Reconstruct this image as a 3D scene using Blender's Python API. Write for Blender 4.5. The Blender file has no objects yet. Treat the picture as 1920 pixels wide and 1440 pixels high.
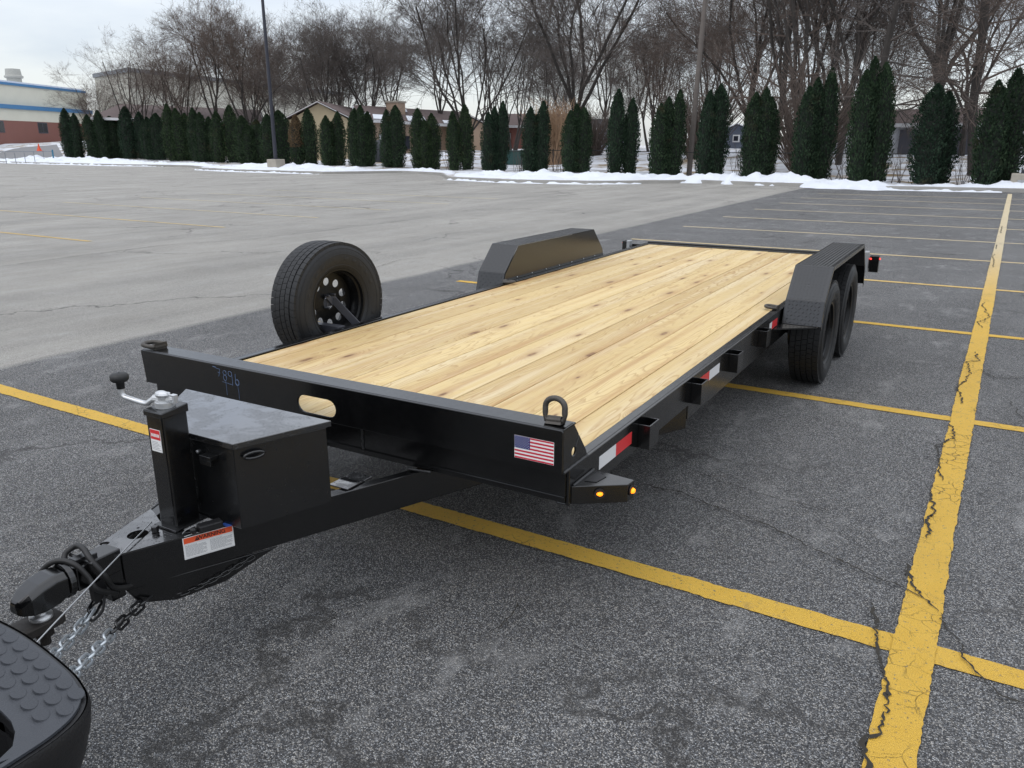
import bpy, bmesh, math, random
from mathutils import Vector, Matrix, noise
from mathutils.geometry import delaunay_2d_cdt
rad = math.radians
D = bpy.data
scene = bpy.context.scene
COL = scene.collection
random.seed(7)

# ------------------------------------------------------------------ camera
cam = D.cameras.new('camera'); cam.sensor_width = 36; cam.lens = 28.02
cam.clip_start = .05; cam.clip_end = 4000
camo = D.objects.new('camera', cam); COL.objects.link(camo)
camo.location = (2.1445, -2.1883, 1.6445)
camo.rotation_euler = (rad(90 - 16.682), rad(.06), rad(30.308))
scene.camera = camo

# ------------------------------------------------------------------ world: overcast sky
SUN_EL, SUN_AZ = 52, 200          # elevation, compass direction the light comes from (deg from +Y, clockwise)
world = D.worlds.new('World'); scene.world = world; world.use_nodes = True
nt = world.node_tree; nt.nodes.clear()
def WN(t, **k):
    n = nt.nodes.new(t)
    for a, b in k.items(): setattr(n, a, b)
    return n
wout = WN('ShaderNodeOutputWorld'); wadd = WN('ShaderNodeAddShader')
bg_sky = WN('ShaderNodeBackground'); bg_cl = WN('ShaderNodeBackground')
sky = WN('ShaderNodeTexSky', sky_type='NISHITA', sun_disc=False)
sky.sun_elevation = rad(SUN_EL); sky.sun_rotation = rad(SUN_AZ)
bg_sky.inputs[1].default_value = .05
nt.links.new(sky.outputs[0], bg_sky.inputs[0])
tc = WN('ShaderNodeTexCoord'); sep = WN('ShaderNodeSeparateXYZ')
nt.links.new(tc.outputs['Generated'], sep.inputs[0])
el = WN('ShaderNodeMath', operation='MAXIMUM'); el.inputs[1].default_value = 0
nt.links.new(sep.outputs[2], el.inputs[0])
grad = WN('ShaderNodeMapRange'); grad.inputs[1].default_value = 0; grad.inputs[2].default_value = 1
grad.inputs[3].default_value = .55; grad.inputs[4].default_value = 1.5
nt.links.new(el.outputs[0], grad.inputs[0])
den = WN('ShaderNodeMath', operation='ADD'); den.inputs[1].default_value = .18
nt.links.new(el.outputs[0], den.inputs[0])
div = WN('ShaderNodeVectorMath', operation='DIVIDE'); comb = WN('ShaderNodeCombineXYZ')
for i in range(3): nt.links.new(den.outputs[0], comb.inputs[i])
nt.links.new(tc.outputs['Generated'], div.inputs[0]); nt.links.new(comb.outputs[0], div.inputs[1])
cn = WN('ShaderNodeTexNoise'); cn.inputs['Scale'].default_value = 1.1; cn.inputs['Detail'].default_value = 6
cn.inputs['Roughness'].default_value = .5; cn.inputs['Distortion'].default_value = .3
nt.links.new(div.outputs[0], cn.inputs['Vector'])
cr = WN('ShaderNodeValToRGB'); e = cr.color_ramp.elements
e[0].position = .36; e[0].color = (.84, .885, .98, 1); e[1].position = .62; e[1].color = (1.11, 1.12, 1.13, 1)
nt.links.new(cn.outputs['Fac'], cr.inputs[0])
vm = WN('ShaderNodeVectorMath', operation='SCALE')
nt.links.new(cr.outputs[0], vm.inputs[0]); nt.links.new(grad.outputs[0], vm.inputs['Scale'])
nt.links.new(vm.outputs[0], bg_cl.inputs[0]); bg_cl.inputs[1].default_value = 1.0
nt.links.new(bg_sky.outputs[0], wadd.inputs[0]); nt.links.new(bg_cl.outputs[0], wadd.inputs[1])
nt.links.new(wadd.outputs[0], wout.inputs[0])

sun = D.lights.new('sun', 'SUN'); sun.energy = .55; sun.angle = rad(22); sun.color = (1, .96, .9)
suno = D.objects.new('sun', sun); COL.objects.link(suno)
a = rad(SUN_AZ)
sdir = Vector((math.sin(a) * math.cos(rad(SUN_EL)), math.cos(a) * math.cos(rad(SUN_EL)), math.sin(rad(SUN_EL))))
suno.rotation_euler = sdir.to_track_quat('Z', 'Y').to_euler(); suno.location = (0, 0, 30)

vs = scene.view_settings; vs.view_transform = 'Standard'; vs.look = 'None'; vs.exposure = 0; vs.gamma = 1
vs.use_curve_mapping = False
scene.cycles.max_bounces = 8; scene.cycles.use_denoising = True

# ------------------------------------------------------------------ materials
class NB:
    """small node builder"""
    def __init__(s, name):
        s.m = D.materials.new(name); s.m.use_nodes = True; s.t = s.m.node_tree; s.t.nodes.clear()
        s.out = s.t.nodes.new('ShaderNodeOutputMaterial'); s.b = s.t.nodes.new('ShaderNodeBsdfPrincipled')
        s.t.links.new(s.b.outputs[0], s.out.inputs[0])
    def n(s, typ, ins=None, **k):
        x = s.t.nodes.new(typ)
        for a_, b_ in k.items(): setattr(x, a_, b_)
        for a_, b_ in (ins or {}).items(): s.put(x.inputs[a_], b_)
        return x
    def put(s, sock, v):
        if isinstance(v, bpy.types.NodeSocket): s.t.links.new(v, sock)
        elif isinstance(v, bpy.types.Node): s.t.links.new(v.outputs[0], sock)
        else: sock.default_value = v
    def math(s, op, a_, b_=0.0, c_=None, clamp=False):
        x = s.n('ShaderNodeMath', operation=op, use_clamp=clamp); s.put(x.inputs[0], a_); s.put(x.inputs[1], b_)
        if c_ is not None: s.put(x.inputs[2], c_)
        return x.outputs[0]
    def mix(s, f, a_, b_, bt='MIX'):
        x = s.n('ShaderNodeMix', data_type='RGBA', blend_type=bt)
        s.put(x.inputs[0], f); s.put(x.inputs[6], a_); s.put(x.inputs[7], b_)
        return x.outputs[2]
    def ramp(s, f, pts, interp='LINEAR'):
        x = s.n('ShaderNodeValToRGB'); cr_ = x.color_ramp; cr_.interpolation = interp
        while len(cr_.elements) > len(pts): cr_.elements.remove(cr_.elements[-1])
        while len(cr_.elements) < len(pts): cr_.elements.new(.5)
        for e_, (p_, c_) in zip(cr_.elements, pts):
            e_.position = p_; e_.color = (c_, c_, c_, 1) if not hasattr(c_, '__len__') else (*c_[:3], 1)
        s.put(x.inputs[0], f); return x.outputs[0]
    def noise(s, vec, scale, detail=4, rough=.5, dist=0, out=0):
        x = s.n('ShaderNodeTexNoise', {'Scale': scale, 'Detail': detail, 'Roughness': rough, 'Distortion': dist})
        if vec is not None: s.put(x.inputs['Vector'], vec)
        return x.outputs[out]
    def voro(s, vec, scale, feature='F1', out=0, rnd=1.0):
        x = s.n('ShaderNodeTexVoronoi', {'Scale': scale, 'Randomness': rnd}, feature=feature)
        s.put(x.inputs['Vector'], vec); return x.outputs[out]
    def mapv(s, vec, sc=(1, 1, 1), loc=(0, 0, 0), rot=(0, 0, 0)):
        x = s.n('ShaderNodeMapping'); s.put(x.inputs[0], vec); x.inputs['Scale'].default_value = sc
        x.inputs['Location'].default_value = loc; x.inputs['Rotation'].default_value = rot; return x.outputs[0]
    def pos(s): return s.n('ShaderNodeNewGeometry').outputs['Position']
    def obj(s): return s.n('ShaderNodeTexCoord').outputs['Object']
    def rnd(s): return s.n('ShaderNodeObjectInfo').outputs['Random']
    def bump(s, h, strength=.5, dist=.01):
        x = s.n('ShaderNodeBump', {'Strength': strength, 'Distance': dist, 'Height': h}); s.put(s.b.inputs['Normal'], x.outputs[0])
    def set(s, **k):
        names = {'col': 'Base Color', 'rough': 'Roughness', 'metal': 'Metallic', 'spec': 'Specular IOR Level', 'coat': 'Coat Weight',
                 'coatr': 'Coat Roughness', 'ecol': 'Emission Color', 'estr': 'Emission Strength', 'trans': 'Transmission Weight', 'ior': 'IOR'}
        for a_, v in k.items():
            if a_ in ('col', 'ecol') and isinstance(v, tuple) and len(v) == 3: v = (*v, 1)
            s.put(s.b.inputs[names[a_]], v)
        return s

def plain(name, col, rough=.6, metal=0, var=.12, vscale=6, bump=0, bscale=40, spec=.5, coat=0):
    b = NB(name); v = b.noise(b.obj(), vscale, 5)
    lo = tuple(c * (1 - var) for c in col); hi = tuple(min(1, c * (1 + var)) for c in col)
    b.set(col=b.mix(v, (*lo, 1), (*hi, 1)), metal=metal, spec=spec, coat=coat)
    r2 = b.noise(b.obj(), vscale * 2.3, 4)
    b.set(rough=b.math('ADD', rough - .06, b.math('MULTIPLY', r2, .12)))
    if bump: b.bump(b.noise(b.obj(), bscale, 3), bump, .01)
    return b.m

def asphalt_nodes(b, pos):
    """returns colour, height, roughness of the aggregate surface"""
    sx = b.n('ShaderNodeSeparateXYZ', {0: pos})
    edge = b.noise(pos, 1.3, 4)
    xw = b.math('ADD', sx.outputs[0], b.math('MULTIPLY', b.math('SUBTRACT', edge, .5), .14))
    light = b.ramp(b.math('ADD', xw, 5.0), [(.66, 1), (.80, 0)])
    v1 = b.n('ShaderNodeTexVoronoi', {'Scale': 235.0, 'Vector': pos}, voronoi_dimensions='2D'); v2 = b.n('ShaderNodeTexVoronoi', {'Scale': 420.0, 'Vector': pos}, voronoi_dimensions='2D')
    sc1 = b.n('ShaderNodeSeparateColor', {0: v1.outputs['Color']}).outputs
    s2 = b.n('ShaderNodeSeparateColor', {0: v2.outputs['Color']}).outputs[1]
    st = b.math('ADD', b.math('MULTIPLY', sc1[0], .74), b.math('MULTIPLY', s2, .26))
    rim = b.ramp(v1.outputs['Distance'], [(.30, 1.0), (.64, .36)])
    dk = b.ramp(st, [(.18, (.044, .044, .046)), (.45, (.100, .100, .103)), (.64, (.175, .174, .173)), (.80, (.35, .346, .338)), (.96, (.62, .61, .585))])
    lt = b.ramp(st, [(.15, (.15, .143, .130)), (.45, (.245, .235, .214)), (.7, (.335, .32, .29)), (1, (.50, .48, .44))])
    dk = b.mix(1.0, dk, rim, 'MULTIPLY')
    dk = b.mix(1.0, dk, b.mix(sc1[2], (.94, .99, 1.06, 1), (1.06, 1.01, .93, 1)), 'MULTIPLY')
    c = b.mix(light, dk, lt)
    # broad tone changes, pale salt residue, dark damp spots
    n1 = b.noise(b.mapv(pos, (1.0, .45, 1)), .55, 6, .6)
    c = b.mix(1.0, c, b.ramp(n1, [(.28, .78), (.5, 1.0), (.72, 1.24)]), 'MULTIPLY')
    n2 = b.noise(b.mapv(pos, (1.5, .8, 1)), 2.2, 9, .72)
    c = b.mix(b.ramp(n2, [(.54, 0), (.74, .48)]), c, (.40, .395, .385, 1))
    n3 = b.noise(pos, 9.5, 4, .6)
    c = b.mix(b.ramp(n3, [(.72, 0), (.78, .7)]), c, (.022, .028, .028, 1))
    n4 = b.noise(b.mapv(pos, (2.2, .10, 1)), .8, 5, .6)                 # tyre-worn streaks along the drive lanes
    c = b.mix(b.math('MULTIPLY', b.ramp(n4, [(.42, 0), (.62, .30)]), light), c, (.41, .39, .35, 1))
    n5 = b.noise(b.mapv(pos, (1, 1, 1), (31, 7, 0)), 2.7, 6, .6)
    c = b.mix(b.ramp(n5, [(.69, 0), (.78, .35)]), c, (.16, .09, .05, 1))
    h = b.math('SUBTRACT', 1, v1.outputs['Distance'])
    return c, h, sx
def crack_mask(b, pos):
    w = b.n('ShaderNodeVectorMath', {0: pos}, operation='ADD')
    nz = b.n('ShaderNodeVectorMath', operation='SCALE'); nn = b.n('ShaderNodeTexNoise', {'Scale': 5.0, 'Detail': 5.0, 'Vector': pos})
    b.put(nz.inputs[0], nn.outputs['Color']); nz.inputs['Scale'].default_value = .22
    b.put(w.inputs[1], nz.outputs[0])
    d = b.voro(w.outputs[0], 11.0, 'DISTANCE_TO_EDGE')
    fine = b.ramp(d, [(.0, 1), (.030, 0)])
    gate = b.ramp(b.noise(pos, 1.6, 3), [(.53, 0), (.62, 1)])
    return b.math('MULTIPLY', fine, gate)
def mat_asphalt():
    b = NB('asphalt'); p = b.pos(); c, h, sx = asphalt_nodes(b, p)
    d2 = b.voro(b.n('ShaderNodeVectorMath', {0: p, 1: b.n('ShaderNodeVectorMath', {0: b.noise(p, 1.2, 6, .6, out=1), 'Scale': 1.6}, operation='SCALE').outputs[0]}, operation='ADD').outputs[0], .22, 'DISTANCE_TO_EDGE')
    big = b.math('MULTIPLY', b.ramp(d2, [(0, 1), (.0030, .8), (.0060, 0)]), b.ramp(b.noise(p, .5, 2), [(.45, 0), (.55, 1)]))
    c = b.mix(b.math('MULTIPLY', big, .75), c, (.03, .028, .026, 1))
    nl = b.math('ABSOLUTE', b.math('SUBTRACT', sx.outputs[0], b.math('ADD', 2.13, b.math('MULTIPLY', sx.outputs[1], .0196))))
    c = b.mix(b.math('MULTIPLY', b.math('MULTIPLY', crack_mask(b, p), b.ramp(nl, [(.12, 1), (.75, 0)])), .85), c, (.015, .014, .013, 1))
    b.set(col=c, rough=b.ramp(b.noise(p, 1.7, 5), [(.3, .62), (.7, .86)]), spec=.45)
    b.bump(h, .75, .006); return b.m
def mat_paint():
    b = NB('yellow_paint'); p = b.pos(); c, h, sx = asphalt_nodes(b, p)
    v = b.noise(p, 7, 8, .7)
    y = b.mix(v, (.78, .46, .04, 1), (.90, .58, .10, 1))
    y = b.mix(b.ramp(b.noise(p, 1.1, 4), [(.45, 0), (.7, .45)]), y, (.70, .44, .07, 1))
    y = b.mix(b.math('MULTIPLY', b.math('SUBTRACT', 1, h), .16), y, (.24, .14, .035, 1))
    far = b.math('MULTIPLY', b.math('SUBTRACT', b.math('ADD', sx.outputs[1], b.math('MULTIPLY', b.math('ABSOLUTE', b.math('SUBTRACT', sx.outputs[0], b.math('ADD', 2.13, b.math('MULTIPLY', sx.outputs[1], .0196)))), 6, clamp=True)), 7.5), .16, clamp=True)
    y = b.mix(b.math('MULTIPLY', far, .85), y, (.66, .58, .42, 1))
    lf = b.math('LESS_THAN', sx.outputs[0], -8.0)
    y = b.mix(b.math('MULTIPLY', lf, .35), y, (.5, .42, .27, 1))
    wear = b.ramp(b.noise(p, 75, 5, .65), [(.60, 0), (.68, 1)])
    wear2 = b.ramp(b.noise(p, 9, 6, .7), [(.60, 0), (.70, .8)])
    ck = crack_mask(b, p)
    y = b.mix(b.math('MULTIPLY', wear, .8), y, c); y = b.mix(wear2, y, b.mix(.5, y, c))
    y = b.mix(b.math('MULTIPLY', lf, b.ramp(b.noise(p, 2.5, 8, .7), [(.42, 0), (.64, .55)])), y, c)
    y = b.mix(b.math('MULTIPLY', ck, .85), y, (.05, .04, .02, 1))
    b.set(col=y, rough=.62, spec=.4); b.bump(b.math('SUBTRACT', h, b.math('MULTIPLY', ck, 1.5)), .9, .007); return b.m
def mat_wood():
    b = NB('pine_deck_boards'); o = b.obj(); r = b.rnd()
    off = b.n('ShaderNodeCombineXYZ', {0: b.math('MULTIPLY', r, 17.0), 1: b.math('MULTIPLY', r, 91.0), 2: b.math('MULTIPLY', r, 5.0)})
    v = b.n('ShaderNodeVectorMath', {0: o, 1: off.outputs[0]}, operation='ADD').outputs[0]
    sx = b.n('ShaderNodeSeparateXYZ', {0: v}).outputs
    kv = b.n('ShaderNodeCombineXYZ', {0: b.math('MULTIPLY', sx[0], 5.2), 1: b.math('MULTIPLY', sx[1], 1.55), 2: 0.0}).outputs[0]
    kd = b.n('ShaderNodeTexVoronoi', {'Scale': 1.0, 'Randomness': .95, 'Vector': kv}, voronoi_dimensions='2D')
    kcol = b.n('ShaderNodeSeparateColor', {0: kd.outputs['Color']}).outputs
    ksel = b.math('LESS_THAN', kcol[0], .52); kd = b.math('DIVIDE', kd.outputs['Distance'], b.math('ADD', .30, b.math('MULTIPLY', kcol[1], .75)))
    knot = b.math('MULTIPLY', ksel, b.math('POWER', b.math('SUBTRACT', 1, b.math('MULTIPLY', kd, 2.1), clamp=True), 1.8))
    warp = b.noise(b.mapv(v, (5.5, .55, 1)), 1.0, 3, .5)
    w2 = b.noise(b.mapv(v, (40, 1.6, 1)), 1.0, 3, .5)
    hgt = b.math('ADD', b.math('MULTIPLY', warp, 2.6), b.math('ADD', b.math('MULTIPLY', sx[0], 5.0), b.math('ADD', b.math('MULTIPLY', knot, .9), b.math('MULTIPLY', w2, .10))))
    ring = b.math('FRACT', b.math('MULTIPLY', hgt, 9.0))
    line = b.ramp(ring, [(0, .0), (.60, .08), (.88, .9), (.96, 1.0), (1.0, .0)])
    gate = b.ramp(b.noise(b.mapv(v, (6, .35, 1)), 1.0, 3), [(.36, .2), (.60, 1)])
    line = b.math('MULTIPLY', line, gate)
    base = b.mix(b.noise(b.mapv(v, (14, .8, 1)), 1.0, 4), (.62, .455, .20, 1), (.73, .575, .30, 1))
    base = b.mix(b.ramp(b.math('FRACT', b.math('MULTIPLY', r, 7.3)), [(0, 0), (1, .8)]), base, (.47, .335, .15, 1))
    st = b.ramp(b.noise(b.mapv(v, (13, .38, 1), (3, 7, 0)), 1.0, 6, .62), [(.50, 0), (.66, .75)])
    base = b.mix(st, base, (.45, .27, .115, 1))
    pale = b.ramp(b.noise(b.mapv(v, (7, .25, 1), (9, 2, 4)), 1.0, 4, .6), [(.50, 0), (.66, .55)])
    base = b.mix(pale, base, (.74, .635, .43, 1))
    c = b.mix(b.math('MULTIPLY', line, b.math('ADD', .58, b.math('MULTIPLY', b.math('FRACT', b.math('MULTIPLY', r, 3.7)), .42))), base, (.38, .225, .09, 1))
    kc = b.ramp(kd, [(.0, 1), (.06, .95), (.085, .5), (.13, .16), (.28, 0)])
    kk = b.math('MULTIPLY', b.math('MULTIPLY', kc, ksel), b.ramp(b.noise(b.mapv(v, (1, 1, 1)), 26, 4), [(.25, .4), (.6, 1)]))
    c = b.mix(b.math('MULTIPLY', knot, .5), c, (.44, .25, .11, 1))
    c = b.mix(b.math('MULTIPLY', kk, .92), c, (.16, .078, .036, 1))
    scr = b.math('MULTIPLY', b.ramp(b.noise(b.mapv(v, (60, 5, 1), (2, 2, 2)), 1.0, 2), [(.70, 0), (.74, 1)]), b.ramp(b.noise(v, 2.5, 3), [(.52, 0), (.62, .6)]))
    c = b.mix(scr, c, (.24, .15, .08, 1))
    dirt = b.ramp(b.noise(b.mapv(v, (1, .6, 1)), 7, 8, .7), [(.58, 0), (.75, .34)])
    c = b.mix(dirt, c, (.32, .22, .14, 1))
    b.set(col=c, rough=b.ramp(b.noise(v, 12, 4), [(.3, .50), (.7, .68)]), spec=.35)
    b.bump(b.math('SUBTRACT', b.noise(b.mapv(v, (160, 5, 1)), 1.0, 2), b.math('MULTIPLY', line, .5)), .25, .003); return b.m
def mat_black(name='black_gloss_paint', rough=.2, base=.0026, wet=False, ior=1.66):
    b = NB(name); o = b.pos()
    n = b.noise(o, 9, 6, .6); n2 = b.noise(o, 38, 4)
    c = b.mix(n, (base * .8, base * .85, base * .95, 1), (base * 1.3, base * 1.36, base * 1.45, 1))
    dust = b.ramp(b.noise(o, 3.2, 8, .7), [(.55, 0), (.80, .07)])
    c = b.mix(dust, c, (.09, .09, .09, 1))
    b.set(col=c, spec=.5, ior=ior)
    if wet:
        f = b.noise(o, 7.5, 5, .6, .4)
        b.set(rough=b.ramp(f, [(.45, .05), (.54, .26)]), coat=b.ramp(f, [(.45, 1.0), (.54, .65)]))
        drops = b.voro(o, 95); b.bump(b.math('MULTIPLY', b.ramp(drops, [(0, 1), (.35, 0)]), b.ramp(f, [(.44, 0), (.50, 1)])), .35, .004)
    else:
        b.set(rough=b.math('ADD', rough - .07, b.math('MULTIPLY', n2, .14))); b.bump(b.noise(o, 60, 3), .05, .004)
    return b.m
def mat_emit(name, col, s):
    b = NB(name); b.set(col=col, rough=.25, ecol=col, estr=s); return b.m
def mat_snow():
    b = NB('snow'); p = b.pos(); n = b.noise(p, 1.2, 8, .65)
    c = b.mix(b.ramp(n, [(.55, 0), (.78, .5)]), (.68, .71, .76, 1), (.47, .465, .455, 1))
    dirt = b.ramp(b.noise(p, 14, 4, .6), [(.68, 0), (.76, .5)])
    b.set(col=b.mix(dirt, c, (.25, .23, .2, 1)), rough=.8, spec=.25); b.bump(b.noise(p, 9, 6, .6), .5, .05); return b.m
def mat_lawn():
    b = NB('snowy_lawn'); p = b.pos(); n = b.noise(b.mapv(p, (1, .8, 1)), .55, 9, .66)
    g = b.mix(b.noise(p, 3, 6), (.17, .125, .07, 1), (.30, .23, .14, 1))
    c = b.mix(b.ramp(n, [(.48, 1), (.60, 0)]), g, (.66, .685, .73, 1))
    b.set(col=c, rough=.85, spec=.2); b.bump(b.noise(p, 4, 6, .6), .6, .1); return b.m
def mat_leaf(name, c1, c2):
    b = NB(name); n = b.noise(b.obj(), 2.2, 4)
    g = b.n('ShaderNodeNewGeometry').outputs['Random Per Island']
    c = b.mix(g, (*c1, 1), (*c2, 1)); c = b.mix(b.ramp(n, [(.35, .0), (.7, .6)]), c, (c1[0] * .5, c1[1] * .55, c1[2] * .5, 1))
    rr = b.rnd(); c = b.mix(1.0, c, b.mix(rr, (.78, .84, .92, 1), (1.35, 1.25, 1.0, 1)), 'MULTIPLY')
    br = b.noise(b.n('ShaderNodeVectorMath', {0: b.obj(), 1: b.n('ShaderNodeCombineXYZ', {0: b.math('MULTIPLY', rr, 40.0)}).outputs[0]}, operation='ADD').outputs[0], 1.3, 4)
    c = b.mix(b.ramp(br, [(.62, 0), (.74, .55)]), c, (.075, .058, .034, 1))
    b.set(col=c, rough=.75, spec=.15); return b.m
def mat_siding(name, col, pitch=.2, axis=2):
    b = NB(name); p = b.pos(); v = b.noise(p, .8, 5)
    b.set(col=b.mix(v, tuple(x * .9 for x in col) + (1,), tuple(x * 1.06 for x in col) + (1,)), rough=.65); return b.m
def mat_chalk(): 
    return plain('pale_blue_chalk', (.11, .16, .27), .9)

M = dict(
    asphalt=mat_asphalt(), paint=mat_paint(), wood=mat_wood(), black=mat_black(), blackm=mat_black('black_satin_paint', .25, .006),
    wet=mat_black('wet_black_lid', .2, .006, True, 1.8), tread=mat_black('black_tread_plate', .24, .006),
    rubber=plain('tyre_rubber', (.0075, .008, .009), .6, var=.25, vscale=14, bump=.1), rim=mat_black('black_wheel_paint', .30, .006, False, 1.3),
    zinc=plain('zinc_plated_steel', (.60, .61, .62), .38, .75, .15, 20, .1), galv=plain('galvanised_steel', (.42, .43, .44), .5, .9, .2, 12),
    rawsteel=plain('bare_forged_steel', (.075, .068, .06), .5, .5, .3, 25, .2, 90), brown=plain('rusty_ball_mount', (.034, .030, .027), .6, .4, .35, 30, .2),
    plastic=plain('grey_plastic_tread', (.036, .040, .048), .55, 0, .15, 20, .25, 260), dplastic=plain('black_plastic', (.008, .008, .009), .5, 0, .2, 15, .15, 200),
    chain=plain('zinc_chain', (.50, .54, .57), .34, .72, .15, 20), cable=plain('black_cable_loom', (.012, .012, .012), .55, 0, .2, 40), white=plain('white_vinyl', (.78, .78, .77), .4, 0, .03), red=plain('red_reflective', (.62, .03, .035), .35, 0, .06),
    silver=plain('white_reflective', (.70, .71, .72), .35, 0, .06, 60), fred=plain('flag_red', (.52, .02, .045), .4, 0, .05), fblue=plain('flag_blue', (.012, .018, .14), .4, 0, .05),
    orange=plain('warning_orange', (.78, .10, .03), .4, 0, .04), ink=plain('black_ink', (.015, .015, .015), .5, 0, 0), greyink=plain('grey_ink', (.33, .34, .35), .5, 0, 0),
    blue=plain('blue_tape', (.03, .09, .36), .5), chalk=mat_chalk(), weld=plain('weld_bead', (.035, .036, .038), .45, .3, .3, 60),
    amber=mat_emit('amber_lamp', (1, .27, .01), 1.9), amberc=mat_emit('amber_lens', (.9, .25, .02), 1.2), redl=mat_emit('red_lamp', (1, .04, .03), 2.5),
    snow=mat_snow(), lawn=mat_lawn(), conc=plain('concrete', (.34, .31, .26), .85, 0, .2, 3, .4, 30), kerb=plain('kerb_concrete', (.30, .29, .27), .85, 0, .25, 2, .4, 20),
    bark=plain('grey_bark', (.042, .036, .032), .9, 0, .3, 3), twig=plain('brown_twigs', (.088, .074, .066), .9, 0, .25, 1), rtwig=plain('reddish_twigs', (.115, .088, .073), .9, 0, .25, 1),
    reed=plain('dry_reed', (.36, .24, .15), .9, 0, .25, 1), cedar=mat_leaf('cedar_foliage', (.011, .025, .015), (.050, .082, .045)), cedarb=mat_leaf('dead_cedar_foliage', (.10, .07, .045), (.16, .11, .07)),
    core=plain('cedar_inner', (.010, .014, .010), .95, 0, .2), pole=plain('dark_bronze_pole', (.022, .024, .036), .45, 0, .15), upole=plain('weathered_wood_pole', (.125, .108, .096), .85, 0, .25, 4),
    fence=plain('black_fence_coating', (.012, .012, .013), .5), bpost=plain('blue_post_paint', (.03, .16, .26), .5), cone=plain('orange_cone', (.75, .09, .03), .5), rail=plain('grey_rail', (.22, .24, .27), .5, .4),
    cream=mat_siding('cream_metal_wall', (.62, .61, .52)), cream2=mat_siding('grey_cream_wall', (.46, .45, .39)), brick=mat_siding('red_brick', (.21, .085, .068)), btrim=plain('blue_trim', (.04, .17, .36), .4), gtrim=plain('grey_trim', (.16, .18, .20), .5),
    glass=plain('dark_window_glass', (.02, .022, .03), .08, 0, .1), tan=mat_siding('tan_siding', (.44, .36, .235)), tanb=mat_siding('tan_brick', (.36, .265, .195)), shingle=plain('brown_shingles', (.115, .085, .08), .9, 0, .25, 2, .4, 12),
    rshingle=plain('red_brown_shingles', (.12, .085, .078), .9, 0, .25, 2), gshingle=plain('grey_shingles', (.095, .10, .115), .9, 0, .2, 2), fascia=plain('pale_fascia', (.55, .55, .56), .6), gwall=mat_siding('blue_grey_wall', (.33, .36, .42)),
    bwall=mat_siding('slate_blue_wall', (.085, .10, .135)), wwall=mat_siding('off_white_wall', (.52, .53, .56)), dark=plain('dark_door', (.06, .06, .075), .6), green=plain('green_bin_plastic', (.02, .07, .065), .5), tarp=plain('dark_grey_tarp', (.04, .045, .055), .7),
    crack=plain('crack_filler', (.026, .023, .018), .95, 0, .3, 30), vent=plain('grey_vent', (.36, .36, .33), .6))

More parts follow.
